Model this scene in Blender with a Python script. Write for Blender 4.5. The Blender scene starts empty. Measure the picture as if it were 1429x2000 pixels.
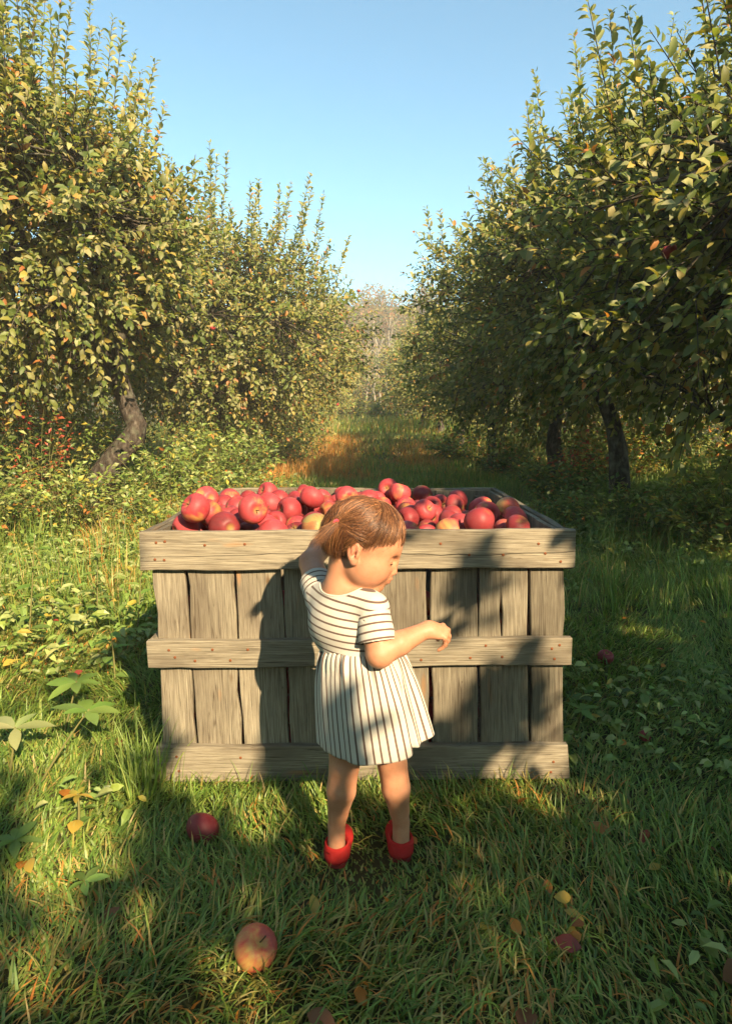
import bpy, bmesh, math
import numpy as np
from mathutils import Vector, Matrix

# ------------------------------------------------------------------ scene, camera, light
S = bpy.context.scene
C = S.collection
FPX = 1310.0                      # focal length for a picture 2000 high
PITCH = math.radians(7.84)
CAMH = 1.0645
cam_d = bpy.data.cameras.new('camera'); cam = bpy.data.objects.new('camera', cam_d); C.objects.link(cam)
cam_d.sensor_fit = 'VERTICAL'; cam_d.sensor_height = 24.0; cam_d.lens = FPX / 2000 * 24.0
cam_d.clip_start = 0.05; cam_d.clip_end = 2000
cam.location = (0, 0, CAMH); cam.rotation_euler = (math.pi / 2 - PITCH, 0, 0)
S.camera = cam

SUN_EL = math.radians(31); SUN_AZ = math.radians(27)     # sun stands behind the camera, to its right
TO_SUN = np.array([math.sin(SUN_AZ) * math.cos(SUN_EL), -math.cos(SUN_AZ) * math.cos(SUN_EL), math.sin(SUN_EL)])
w = bpy.data.worlds.new('World'); S.world = w; w.use_nodes = True
nt = w.node_tree; bg = nt.nodes['Background']
sky = nt.nodes.new('ShaderNodeTexSky'); sky.sky_type = 'NISHITA'; sky.sun_disc = False
sky.sun_elevation = SUN_EL; sky.sun_rotation = math.atan2(TO_SUN[0], TO_SUN[1])
sky.air_density = 1.0; sky.dust_density = 0.6; sky.ozone_density = 2.0; sky.altitude = 100
tint = nt.nodes.new('ShaderNodeMix'); tint.data_type = 'RGBA'; tint.blend_type = 'MULTIPLY'; tint.inputs[0].default_value = 1.0
tint.inputs[7].default_value = (0.90, 1.19, 1.06, 1)
nt.links.new(sky.outputs[0], tint.inputs[6]); nt.links.new(tint.outputs[2], bg.inputs[0]); bg.inputs[1].default_value = 0.086
sd = bpy.data.lights.new('sun', 'SUN'); sd.energy = 5.0; sd.angle = math.radians(0.53); sd.color = (1.0, 0.77, 0.48)
so = bpy.data.objects.new('sun', sd); C.objects.link(so)
so.rotation_euler = Vector(TO_SUN).to_track_quat('Z', 'Y').to_euler(); so.location = (4, -8, 6)
S.view_settings.view_transform = 'Standard'; S.view_settings.look = 'None'
S.view_settings.exposure = 1.52; S.view_settings.gamma = 1.0; S.view_settings.use_curve_mapping = False
S.render.engine = 'CYCLES'
S.cycles.use_denoising = True
S.cycles.use_adaptive_sampling = True; S.cycles.adaptive_threshold = 0.02
S.cycles.max_bounces = 4; S.cycles.diffuse_bounces = 2; S.cycles.glossy_bounces = 2
S.cycles.transmission_bounces = 3; S.cycles.volume_bounces = 0; S.cycles.transparent_max_bounces = 4
S.cycles.caustics_reflective = False; S.cycles.caustics_refractive = False
S.cycles.sample_clamp_indirect = 6.0

# ------------------------------------------------------------------ helpers
def P(px, py, Y):
    """point at distance Y seen at that place of the photograph (used to take measurements)"""
    a = (px - 714.5) / FPX; b = -(py - 1000) / FPX
    fy = math.cos(PITCH) + b * math.sin(PITCH); fz = -math.sin(PITCH) + b * math.cos(PITCH)
    t = Y / fy
    return np.array([a * t, Y, CAMH + fz * t])
def PG(px, py, z=0.0):
    a = (px - 714.5) / FPX; b = -(py - 1000) / FPX
    fy = math.cos(PITCH) + b * math.sin(PITCH); fz = -math.sin(PITCH) + b * math.cos(PITCH)
    t = (z - CAMH) / fz
    return np.array([a * t, fy * t, z])
def proj(p):
    p = np.atleast_2d(p); dz = p[:, 2] - CAMH
    fw = p[:, 1] * math.cos(PITCH) - dz * math.sin(PITCH); up = p[:, 1] * math.sin(PITCH) + dz * math.cos(PITCH)
    fw = np.where(np.abs(fw) < 1e-6, 1e-6, fw)
    return 714.5 + FPX * p[:, 0] / fw, 1000 - FPX * up / fw, fw
def norm(v):
    v = np.asarray(v, float); return v / np.maximum(np.linalg.norm(v, axis=-1, keepdims=True), 1e-9)

def tag(o, label=None, cat=None, group=None, kind=None):
    if label: o['label'] = label
    if cat: o['category'] = cat
    if group: o['group'] = group
    if kind: o['kind'] = kind
    return o
def link(name, me, mat=None, parent=None, loc=None, rot=None):
    o = bpy.data.objects.new(name, me); C.objects.link(o)
    if mat is not None and me is not None and len(me.materials) == 0: me.materials.append(mat)
    if parent is not None: o.parent = parent
    if loc is not None: o.location = loc
    if rot is not None: o.rotation_euler = rot
    return o
def empty(name, loc=(0, 0, 0), rot=(0, 0, 0)):
    o = bpy.data.objects.new(name, None); C.objects.link(o); o.location = loc; o.rotation_euler = rot
    o.empty_display_size = 0.1
    return o
def mesh_np(name, V, polys, smooth=True, attrs=None):
    """polys: list of (k x n) int arrays (tris or quads); attrs: name -> (n,) or (n,3) per point"""
    me = bpy.data.meshes.new(name)
    V = np.ascontiguousarray(V, np.float32)
    me.vertices.add(len(V)); me.vertices.foreach_set('co', V.ravel())
    polys = [np.asarray(p, np.int32) for p in polys if len(p)]
    nl = sum(p.size for p in polys); npoly = sum(len(p) for p in polys)
    me.loops.add(nl); me.polygons.add(npoly)
    me.loops.foreach_set('vertex_index', np.concatenate([p.ravel() for p in polys]))
    sizes = np.concatenate([np.full(len(p), p.shape[1], np.int32) for p in polys])
    starts = np.concatenate([[0], np.cumsum(sizes)[:-1]]).astype(np.int32)
    me.polygons.foreach_set('loop_start', starts)
    me.polygons.foreach_set('use_smooth', np.full(npoly, bool(smooth)))
    for k, a in (attrs or {}).items():
        a = np.asarray(a, np.float32)
        if a.ndim == 1:
            at = me.attributes.new(k, 'FLOAT', 'POINT'); at.data.foreach_set('value', a)
        else:
            at = me.attributes.new(k, 'FLOAT_COLOR', 'POINT')
            at.data.foreach_set('color', np.concatenate([a, np.ones((len(a), 1), np.float32)], 1).ravel())
    me.update(); me.validate()
    return me
class MB:
    """collects pieces of one mesh"""
    def __init__(s): s.V = []; s.T = []; s.Q = []; s.A = {}; s.n = 0
    def add(s, V, T=None, Q=None, **at):
        V = np.asarray(V, float)
        if T is not None and len(T): s.T.append(np.asarray(T) + s.n)
        if Q is not None and len(Q): s.Q.append(np.asarray(Q) + s.n)
        for k, a in at.items():
            a = np.asarray(a, float)
            if a.ndim == 0: a = np.full(len(V), float(a))
            elif a.ndim == 1 and len(a) == 3 and len(V) != 3: a = np.tile(a, (len(V), 1))
            s.A.setdefault(k, []).append(a)
        s.V.append(V); s.n += len(V)
    def mesh(s, name, smooth=True):
        ps = []
        if s.T: ps.append(np.concatenate(s.T))
        if s.Q: ps.append(np.concatenate(s.Q))
        return mesh_np(name, np.concatenate(s.V), ps, smooth, {k: np.concatenate(a) for k, a in s.A.items()})
def frames(pts):
    pts = np.asarray(pts, float); d = np.gradient(pts, axis=0); d = norm(d)
    ref = np.array([0.0, 0.0, 1.0]) if abs(d[0][2]) < 0.9 else np.array([1.0, 0, 0])
    X = []
    x = norm(np.cross(ref, d[0]))
    for k in range(len(pts)):
        x = norm(x - d[k] * np.dot(x, d[k])); X.append(x)
    X = np.array(X); return d, X, np.cross(d, X)
def tube(pts, rad, n=6, cap=True, rough=0.0, rng=None):
    pts = np.asarray(pts, float); m = len(pts); rad = np.broadcast_to(np.asarray(rad, float), (m,))
    d, X, Y = frames(pts)
    a = np.arange(n) * 2 * np.pi / n
    r = rad[:, None] * np.ones((m, n))
    if rough and rng is not None: r = r * (1 + rough * rng.normal(size=(m, n)))
    V = pts[:, None, :] + r[..., None] * (np.cos(a)[None, :, None] * X[:, None, :] + np.sin(a)[None, :, None] * Y[:, None, :])
    V = V.reshape(-1, 3)
    i = np.arange(m - 1)[:, None] * n; j = np.arange(n)[None, :]; k = (j + 1) % n
    Q = np.stack([i + j, i + k, i + n + k, i + n + j], -1).reshape(-1, 4)
    T = np.zeros((0, 3), int)
    if cap:
        V = np.concatenate([V, pts[:1], pts[-1:]])
        c0 = m * n; c1 = c0 + 1; jj = np.arange(n); kk = (jj + 1) % n
        T = np.concatenate([np.stack([np.full(n, c0), kk, jj], 1), np.stack([np.full(n, c1), (m - 1) * n + jj, (m - 1) * n + kk], 1)])
    return V, T, Q
def tubes(P_, rad, n):
    """many open tubes at once: P_ (k, m, 3)"""
    k, m = P_.shape[:2]; d = norm(np.gradient(P_, axis=1)); ref = np.where((np.abs(d[..., 2:3]) < .85), [0, 0, 1.0], [1.0, 0, 0]); ref = np.broadcast_to(ref[:, :1], d.shape)
    X = norm(np.cross(ref, d)); Y = np.cross(d, X); a = np.arange(n) * 2 * np.pi / n; r = np.asarray(rad)[None, :, None, None]
    V = (P_[:, :, None] + r * (np.cos(a)[None, None, :, None] * X[:, :, None] + np.sin(a)[None, None, :, None] * Y[:, :, None])).reshape(-1, 3)
    o = (np.arange(k) * m * n)[:, None, None]; i = (np.arange(m - 1) * n)[None, :, None]; j = np.arange(n)[None, None]; j2 = (j + 1) % n
    return V, None, np.stack([o + i + j, o + i + j2, o + i + n + j2, o + i + n + j], -1).reshape(-1, 4)
def bez(p0, p1, p2, n):
    t = np.linspace(0, 1, n)[:, None]
    return (1 - t) ** 2 * np.asarray(p0) + 2 * t * (1 - t) * np.asarray(p1) + t * t * np.asarray(p2)
def pal(rng, n_, cols, w_):
    cols = np.array(cols); w_ = np.array(w_, float); i = rng.choice(len(cols), n_, p=w_ / w_.sum())
    return cols[i] * rng.uniform(0.75, 1.25, (n_, 1)) * rng.uniform(0.93, 1.07, (n_, 3))
class SNoise:
    """cheap smooth noise: a sum of sines"""
    def __init__(s, seed, scale, dim=2, n=10):
        r = np.random.default_rng(seed); s.k = r.normal(size=(n, dim)) * scale; s.p = r.uniform(0, 6.28, n); s.n = n
    def __call__(s, x): return np.sin(np.asarray(x) @ s.k.T + s.p).sum(-1) / math.sqrt(s.n / 2)

# ------------------------------------------------------------------ materials
def new_mat(name):
    m = bpy.data.materials.new(name); m.use_nodes = True; n = m.node_tree
    for x in list(n.nodes): n.nodes.remove(x)
    out = n.nodes.new('ShaderNodeOutputMaterial'); return m, n, out
def nd(n, t, **kw):
    x = n.nodes.new(t)
    for k, v in kw.items(): setattr(x, k, v)
    return x
def attr(n, name): return nd(n, 'ShaderNodeAttribute', attribute_name=name)
def ramp(n, fac, stops, interp='LINEAR'):
    r = nd(n, 'ShaderNodeValToRGB'); r.color_ramp.interpolation = interp
    e = r.color_ramp.elements
    while len(e) < len(stops): e.new(0.5)
    for q, (p, c) in zip(e, stops):
        q.position = p; q.color = (*c, 1) if len(c) == 3 else c
    if fac is not None: n.links.new(fac, r.inputs[0])
    return r
def mixc(n, fac, a, b, mode='MIX'):
    m = nd(n, 'ShaderNodeMix', data_type='RGBA', blend_type=mode)
    for s_, v in ((m.inputs[0], fac), (m.inputs[6], a), (m.inputs[7], b)):
        if hasattr(v, 'is_output'): n.links.new(v, s_)
        elif isinstance(v, (int, float)): s_.default_value = v
        else: s_.default_value = (*v, 1)
    return m.outputs[2]
def mth(n, op, a, b=None, clamp=False):
    m = nd(n, 'ShaderNodeMath', operation=op, use_clamp=clamp)
    for s_, v in ((m.inputs[0], a), (m.inputs[1], b)):
        if v is None: continue
        if hasattr(v, 'is_output'): n.links.new(v, s_)
        else: s_.default_value = v
    return m.outputs[0]
def noise(n, vec, scale, detail=3, rough=0.5, dist=0.0):
    t = nd(n, 'ShaderNodeTexNoise'); t.inputs['Scale'].default_value = scale; t.inputs['Detail'].default_value = detail
    t.inputs['Roughness'].default_value = rough; t.inputs['Distortion'].default_value = dist
    if vec is not None: n.links.new(vec, t.inputs['Vector'])
    return t.outputs[0]
def principled(n, out, col, rough=0.6, spec=0.3, **kw):
    b = nd(n, 'ShaderNodeBsdfPrincipled')
    for key, v in (('Base Color', col), ('Roughness', rough), ('Specular IOR Level', spec)):
        s_ = b.inputs[key]
        if hasattr(v, 'is_output'): n.links.new(v, s_)
        elif isinstance(v, (int, float)): s_.default_value = v
        else: s_.default_value = (*v, 1)
    for k, v in kw.items(): b.inputs[k.replace('_', ' ')].default_value = v
    n.links.new(b.outputs[0], out.inputs[0]); return b
def bump(n, b, h, strength=0.3, dist=0.01):
    x = nd(n, 'ShaderNodeBump'); x.inputs['Strength'].default_value = strength; x.inputs['Distance'].default_value = dist
    n.links.new(h, x.inputs['Height']); n.links.new(x.outputs[0], b.inputs['Normal'])
def leaf_mat(name, transl=0.45, rough=0.55, gloss=0.025):
    """leaf colour comes from the per-leaf attribute 'tint'"""
    m, n, out = new_mat(name)
    a = attr(n, 'tint'); tc = nd(n, 'ShaderNodeNewGeometry')
    nz = noise(n, tc.outputs['Position'], 60, 2)
    col = mixc(n, mth(n, 'MULTIPLY', nz, 0.35), a.outputs['Color'], (0.9, 0.85, 0.6), 'MULTIPLY')
    d = nd(n, 'ShaderNodeBsdfDiffuse'); t = nd(n, 'ShaderNodeBsdfTranslucent'); g = nd(n, 'ShaderNodeBsdfGlossy')
    g.inputs['Roughness'].default_value = rough; g.inputs['Color'].default_value = (1, 1, 1, 1)
    tcol = mixc(n, 1.0, col, (1.15, 1.2, 0.55), 'MULTIPLY')
    n.links.new(col, d.inputs[0]); n.links.new(tcol, t.inputs[0])
    m1 = nd(n, 'ShaderNodeMixShader'); m1.inputs[0].default_value = transl
    n.links.new(d.outputs[0], m1.inputs[1]); n.links.new(t.outputs[0], m1.inputs[2])
    m2 = nd(n, 'ShaderNodeMixShader'); m2.inputs[0].default_value = gloss
    n.links.new(m1.outputs[0], m2.inputs[1]); n.links.new(g.outputs[0], m2.inputs[2])
    n.links.new(m2.outputs[0], out.inputs[0]); return m
def plain_mat(name, col, rough=0.6, spec=0.3, nscale=None, namt=0.2):
    m, n, out = new_mat(name)
    c = col
    if nscale:
        tc = nd(n, 'ShaderNodeTexCoord'); nz = noise(n, tc.outputs['Object'], nscale, 4)
        c = mixc(n, mth(n, 'MULTIPLY', nz, namt * 2), col, tuple(q * 0.4 for q in col))
    principled(n, out, c, rough, spec); return m
M_LEAF = leaf_mat('apple_leaf')
M_GRASS = leaf_mat('grass_blade', 0.35, 0.5, 0.03)
M_WEED = leaf_mat('weed_leaf', 0.35, 0.45, 0.03)
def bark_mat():
    m, n, out = new_mat('bark')
    tc = nd(n, 'ShaderNodeNewGeometry')
    mp = nd(n, 'ShaderNodeMapping'); n.links.new(tc.outputs['Position'], mp.inputs[0]); mp.inputs['Scale'].default_value = (1, 1, 0.4)
    a = noise(n, mp.outputs[0], 28, 5, 0.65); b2 = noise(n, tc.outputs['Position'], 9, 3)
    c = ramp(n, a, [(0.3, (0.018, 0.014, 0.011)), (0.55, (0.07, 0.056, 0.045)), (0.75, (0.17, 0.145, 0.12))])
    c2 = mixc(n, mth(n, 'MULTIPLY', ramp(n, b2, [(0.5, (0, 0, 0)), (0.7, (1, 1, 1))]).outputs[0], 0.5), c.outputs[0], (0.20, 0.21, 0.15))
    b = principled(n, out, c2, 0.9, 0.1); bump(n, b, a, 0.8, 0.02); return m
M_BARK = bark_mat()
# ------------------------------------------------------------------ ground
_gn1 = SNoise(3, 0.9); _gn2 = SNoise(4, 2.6)
def smooth01(t): t = np.clip(t, 0, 1); return t * t * (3 - 2 * t)
def ground_z(x, y):
    x = np.asarray(x, float); y = np.asarray(y, float); q = np.stack([x, y], -1)
    near = smooth01((y - 2.5) / 4)
    z = 0.012 * _gn2(q) * (0.3 + near) + 0.03 * _gn1(q) * near
    r = np.maximum(y - 13, 0); z = z + 0.040 * r * smooth01(r / 8) - 0.03 * np.maximum(y - 34, 0) * smooth01((y - 34) / 10)
    z = z + 0.25 * smooth01((np.abs(x) - 2.3) / 1.2) * smooth01((y - 5.5) / 3) * (y < 60)        # banked rows
    h = np.maximum(y - 62, 0); z = z + 0.34 * h * smooth01(h / 14) * (1 - 0.55 * smooth01((y - 105) / 80))   # wooded rise
    return z
def axis_grid(lo, hi, mid, fine, growth):
    out = [mid]; s = fine; v = mid
    while v < hi: v += s; s *= growth; out.append(v)
    s = fine; v = mid
    while v > lo: v -= s; s *= growth; out.insert(0, v)
    return np.array(out)
gx = axis_grid(-300, 300, 0, 0.12, 1.045); gy = axis_grid(-120, 420, 2.0, 0.12, 1.035)
GX, GY = np.meshgrid(gx, gy); V = np.stack([GX, GY, ground_z(GX, GY)], -1).reshape(-1, 3)
nx = len(gx); ny = len(gy); ii, jj = np.meshgrid(np.arange(ny - 1), np.arange(nx - 1), indexing='ij'); b0 = (ii * nx + jj).ravel()
me = mesh_np('ground', V, [np.stack([b0, b0 + 1, b0 + nx + 1, b0 + nx], 1)])
m, n, out = new_mat('ground_soil')
geo = nd(n, 'ShaderNodeNewGeometry')
a = noise(n, geo.outputs['Position'], 1.3, 5, 0.6); b2 = noise(n, geo.outputs['Position'], 14, 4, 0.6)
c = ramp(n, a, [(0.3, (0.030, 0.036, 0.012)), (0.5, (0.05, 0.06, 0.018)), (0.62, (0.085, 0.07, 0.03)), (0.75, (0.12, 0.08, 0.035))])
c2 = mixc(n, mth(n, 'MULTIPLY', b2, 0.8), c.outputs[0], (0.045, 0.035, 0.018))
pb = principled(n, out, c2, 0.95, 0.05); bump(n, pb, b2, 0.7, 0.03)
ground = link('ground', me, m); ground['kind'] = 'structure'

# ------------------------------------------------------------------ grass
def blades(rng, base, length, width, lean_dir, lean, levels, tint, curl=1.0):
    """one curved tapering blade for each base point"""
    k = len(base)
    d = np.stack([np.cos(lean_dir), np.sin(lean_dir), np.zeros(k)], 1)
    tw = lean_dir + np.pi / 2 + rng.normal(0, 0.5, k)
    side = np.stack([np.cos(tw), np.sin(tw), np.zeros(k)], 1)
    V = np.zeros((k, 2 * levels + 1, 3))
    ph = np.zeros(k); pos = base.copy(); seg = length / levels
    for l in range(levels + 1):
        t = l / levels
        wl = width * (1 - t) ** 0.7 * (0.8 + 0.4 * min(t * 3, 1))
        if l < levels:
            V[:, 2 * l] = pos - side * wl[:, None] / 2; V[:, 2 * l + 1] = pos + side * wl[:, None] / 2
        else: V[:, 2 * levels] = pos
        ang = lean * (0.35 + curl * t)
        ang = np.minimum(ang, 1.75)
        step = d * np.sin(ang)[:, None] + np.array([0, 0, 1.0]) * np.cos(ang)[:, None]
        pos = pos + step * seg[:, None]
    m_ = 2 * levels + 1; off = (np.arange(k) * m_)[:, None]
    Q = []
    for l in range(levels - 1): Q.append(off + np.array([[2 * l, 2 * l + 1, 2 * l + 3, 2 * l + 2]]))
    T = off + np.array([[2 * levels - 2, 2 * levels - 1, 2 * levels]])
    return V.reshape(-1, 3), T, (np.concatenate(Q) if Q else None), np.repeat(tint, m_, 0)
_pn = SNoise(11, 1.1); _pn2 = SNoise(12, 3.2); _pdir = SNoise(13, 1.6); _pd2 = SNoise(14, 0.35); _plen = SNoise(15, 2.2)
G1 = (0.18, 0.28, 0.045); G2 = (0.27, 0.345, 0.075); G3 = (0.11, 0.20, 0.032); STRAW = (0.48, 0.36, 0.12); ORNG = (0.58, 0.24, 0.05); OLIVE = (0.27, 0.25, 0.055)
def grass_tint(rng, x, y):
    q = np.stack([x, y], 1); k = len(x)
    c = pal(rng, k, [G1, G2, G3, STRAW, OLIVE], [4, 3.0, 3, 0.35, 0.8])
    dry = np.clip(_pn(q * 0.8) * 0.5 - 0.35 + 0.35 * _pn2(q) * 0.5, 0, 1)
    dry = np.where((x > -0.35) & (x < 0.9) & (y > 1.0) & (y < 1.85), dry + 0.08, dry)          # worn grass at the crate's foot
    # dry yellow and orange grass along the left of the path and round the crate's left side
    left = smooth01((0.35 - np.abs(x + 1.0 + 0.02 * y)) / 0.8) * smooth01((y - 3.2) / 1.0)
    dry = dry + 0.75 * left * np.clip(0.6 + 0.5 * _pn(q), 0, 1) + 0.3 * smooth01((y - 9) / 6)
    far_or = smooth01(1.3 - np.abs((x + 0.85) / 0.9)) * smooth01((y - 10.5) / 2) * smooth01((25 - y) / 3) + smooth01(1.3 - np.abs((x - 1.3) / 0.7)) * smooth01((y - 14) / 2) * smooth01((22 - y) / 3)
    pick = rng.uniform(size=k) < np.clip(dry, 0, 0.85)
    dc = pal(rng, k, [STRAW, ORNG, (0.32, 0.27, 0.07), OLIVE], [2, 1.6, 2, 1])
    c = np.where(pick[:, None], dc, c)
    pick2 = rng.uniform(size=k) < far_or * 0.8
    return np.where(pick2[:, None], pal(rng, k, [ORNG, (0.5, 0.2, 0.05), STRAW], [3, 2, 1.5]), c)
def in_crate(x, y, e=0.0): return (np.abs(x + 0.01) < 0.585 - e) & (y > 1.87 + e) & (y < 3.02 - e)
def field(seed, x0, x1, y0, y1, dens, L, W, lv, lean, keep=None):
    rng = np.random.default_rng(seed); k = int((x1 - x0) * (y1 - y0) * dens)
    x = rng.uniform(x0, x1, k); y = rng.uniform(y0, y1, k)
    px_, py_, fw = proj(np.stack([x, y, np.zeros(k)], 1))
    mrg = 320 * np.clip(2.5 / np.maximum(y, 0.6), 0.5, 3.0)
    ok = (px_ > -mrg) & (px_ < 1429 + mrg) & (fw > 0.2) & (py_ < 2350) & ~in_crate(x, y)
    if keep is not None: ok &= keep(x, y, rng)
    x = x[ok]; y = y[ok]; k = len(x); q = np.stack([x, y], 1)
    ln = rng.uniform(L[0], L[1], k) * (1 + 0.22 * _plen(q)); ln = np.maximum(ln, L[0] * 0.6)
    ang = 2.2 * _pdir(q * 1.3) + rng.normal(0, 0.9, k)
    le = np.clip(rng.normal(lean, 0.45, k) + 0.15 * _pn2(q), 0.05, 1.7)
    for fx_, fy_ in ((-0.065, 1.47), (0.085, 1.49)):
        dd = np.hypot(x - fx_, (y - fy_) * 0.75); ln = ln * (0.45 + 0.55 * smooth01((dd - 0.05) / 0.14))
    base = np.stack([x, y, ground_z(x, y) - 0.004], 1)
    return blades(rng, base, ln, rng.uniform(W[0], W[1], k), ang, le, lv, grass_tint(rng, x, y))
gm = MB()
FEET = np.array([[-0.065, 1.49], [0.085, 1.51]])
def off_trail(x, y, rng): return rng.uniform(size=len(x)) < 1.0
fields = [
    (21, -2.6, 2.6, 0.75, 2.1, 11500, (0.022, 0.075), (0.0026, 0.0075), 4, 1.5),
    (22, -3.2, 3.2, 2.1, 3.6, 7000, (0.028, 0.09), (0.003, 0.0078), 4, 1.35),
    (23, -4.8, 4.8, 3.6, 6.5, 2600, (0.06, 0.17), (0.004, 0.008), 3, 0.95),
    (24, -7, 7, 6.5, 12, 950, (0.07, 0.18), (0.006, 0.011), 3, 0.6),
    (25, -9, 9, 12, 24, 330, (0.08, 0.20), (0.010, 0.018), 2, 0.5),
    (26, -8, 8, 24, 50, 90, (0.15, 0.5), (0.02, 0.035), 2, 0.5),
]
for f in fields:
    v, t, q, ti = blades_out = field(*f); gm.add(v, t, q, tint=ti)
# longer tufts: against the crate, along the rows
def tufts(seed, centres, nb, L, W, spread, lean, cols=None):
    rng = np.random.default_rng(seed)
    c = np.repeat(np.asarray(centres, float), nb, 0); k = len(c)
    x = c[:, 0] + rng.normal(0, spread, k); y = c[:, 1] + rng.normal(0, spread, k)
    ok = ~in_crate(x, y, -0.02); x = x[ok]; y = y[ok]; c = c[ok]; k = len(x)
    ang = np.arctan2(y - c[:, 1], x - c[:, 0]) + rng.normal(0, 0.5, k)
    base = np.stack([x, y, ground_z(x, y) - 0.004], 1)
    ti = grass_tint(rng, x, y) if cols is None else pal(rng, k, cols, np.ones(len(cols)))
    v, t, q, ti = blades(rng, base, rng.uniform(L[0], L[1], k), rng.uniform(W[0], W[1], k), ang, np.clip(rng.normal(lean, 0.25, k), 0.05, 1.5), 4, ti, 1.3)
    gm.add(v, t, q, tint=ti)
rg = np.random.default_rng(5)
tufts(31, [(-0.66, 1.80), (-0.62, 1.76), (-0.70, 1.86), (-0.60, 1.83)], 34, (0.12, 0.27), (0.003, 0.006), 0.03, 0.45, [G2, (0.2, 0.3, 0.07), G1])
tufts(32, [(rg.uniform(-0.6, 0.62), rg.uniform(1.72, 1.83)) for _ in range(30)], 12, (0.05, 0.12), (0.0025, 0.005), 0.03, 0.8)
tufts(33, [(rg.uniform(0.1, 0.62), rg.uniform(1.6, 1.82)) for _ in range(18)], 9, (0.05, 0.13), (0.002, 0.004), 0.03, 0.9, [STRAW, OLIVE, G1, ORNG])
tufts(34, [c_ for c_ in [(rg.uniform(-2.2, 2.2), rg.uniform(1.0, 3.6)) for _ in range(150)] if abs(c_[0] - .01) > .24 or not 1.15 < c_[1] < 1.62], 16, (0.05, 0.125), (0.003, 0.0068), 0.03, 1.0)
tufts(35, [(s_ * rg.uniform(0.9, 3.5), rg.uniform(3.2, 8.5)) for s_ in (-1, 1) for _ in range(150)], 16, (0.18, 0.42), (0.003, 0.007), 0.05, 0.5)
tufts(36, [(rg.uniform(-1.7, -0.6), rg.uniform(11, 22)) for _ in range(120)], 22, (0.2, 0.4), (0.006, 0.012), 0.16, 0.35, [ORNG, (0.62, 0.28, 0.06), STRAW])
tufts(37, [(rg.uniform(1.0, 1.8), rg.uniform(15, 21)) for _ in range(26)], 18, (0.15, 0.3), (0.006, 0.012), 0.16, 0.35, [ORNG, STRAW, OLIVE])
tufts(38, [(rg.uniform(-2.2, -0.8), rg.uniform(3.6, 7.5)) for _ in range(110)], 18, (0.15, 0.36), (0.003, 0.006), 0.09, 0.4, [STRAW, ORNG, OLIVE, G2])
grass = link('grass', gm.mesh('grass', smooth=False), M_GRASS)
tag(grass, 'green and straw coloured grass covering the orchard alley', 'grass', kind='stuff')
# ------------------------------------------------------------------ apple trees
def leaf_cloud(pos, dirn, nrm, length, width, detail, curl=0.55, fold=0.38):
    """leaves as bent, folded blades. pos = foot of the leaf, dirn = along it, nrm = its upper side"""
    d = norm(dirn); s_ = norm(np.cross(d, nrm)); u = np.cross(s_, d)
    L = length[:, None]; W = width[:, None]
    def pt(a, b, c): return pos + d * (a * L) + s_ * (b * W) + u * (c * L)
    if detail >= 2:
        cl = curl
        V = np.stack([pos, pt(.3, -.42, fold * .34), pt(.32, 0, 0.02), pt(.3, .42, fold * .34),
                      pt(.68, -.40, fold * .26 - cl * .16), pt(.70, 0, -cl * .14), pt(.68, .40, fold * .26 - cl * .16), pt(0.97, 0, -cl * .45)], 1)
        T = [[0, 2, 1], [0, 3, 2], [4, 5, 7], [5, 6, 7]]; Q = [[1, 2, 5, 4], [2, 3, 6, 5]]
    else:
        V = np.stack([pos, pt(.45, -.5, fold * .25 - .03), pt(.45, .5, fold * .25 - .03), pt(1, 0, -curl * .3), pt(.45, 0, 0)], 1)
        T = [[0, 4, 1], [0, 2, 4], [1, 4, 3], [4, 2, 3]]; Q = []
    k = len(pos); m_ = V.shape[1]; off = (np.arange(k) * m_)[:, None, None]
    return V.reshape(-1, 3), (off + np.array(T)[None]).reshape(-1, 3), ((off + np.array(Q)[None]).reshape(-1, 4) if Q else None), m_
LV_DARK = (0.105, 0.145, 0.028); LV_MID = (0.19, 0.22, 0.050); LV_PALE = (0.33, 0.32, 0.14); LV_YEL = (0.38, 0.30, 0.07); LV_OR = (0.44, 0.18, 0.05); LV_OLIVE = (0.26, 0.24, 0.055)
SUNP_Y = 1.85
def sun_shadow(p):
    """where the shadow of p falls on the plane of the crate's front"""
    t = (SUNP_Y - p[:, 1]) / -TO_SUN[1]
    return p[:, 0] - TO_SUN[0] * t, p[:, 2] - TO_SUN[2] * t
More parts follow.
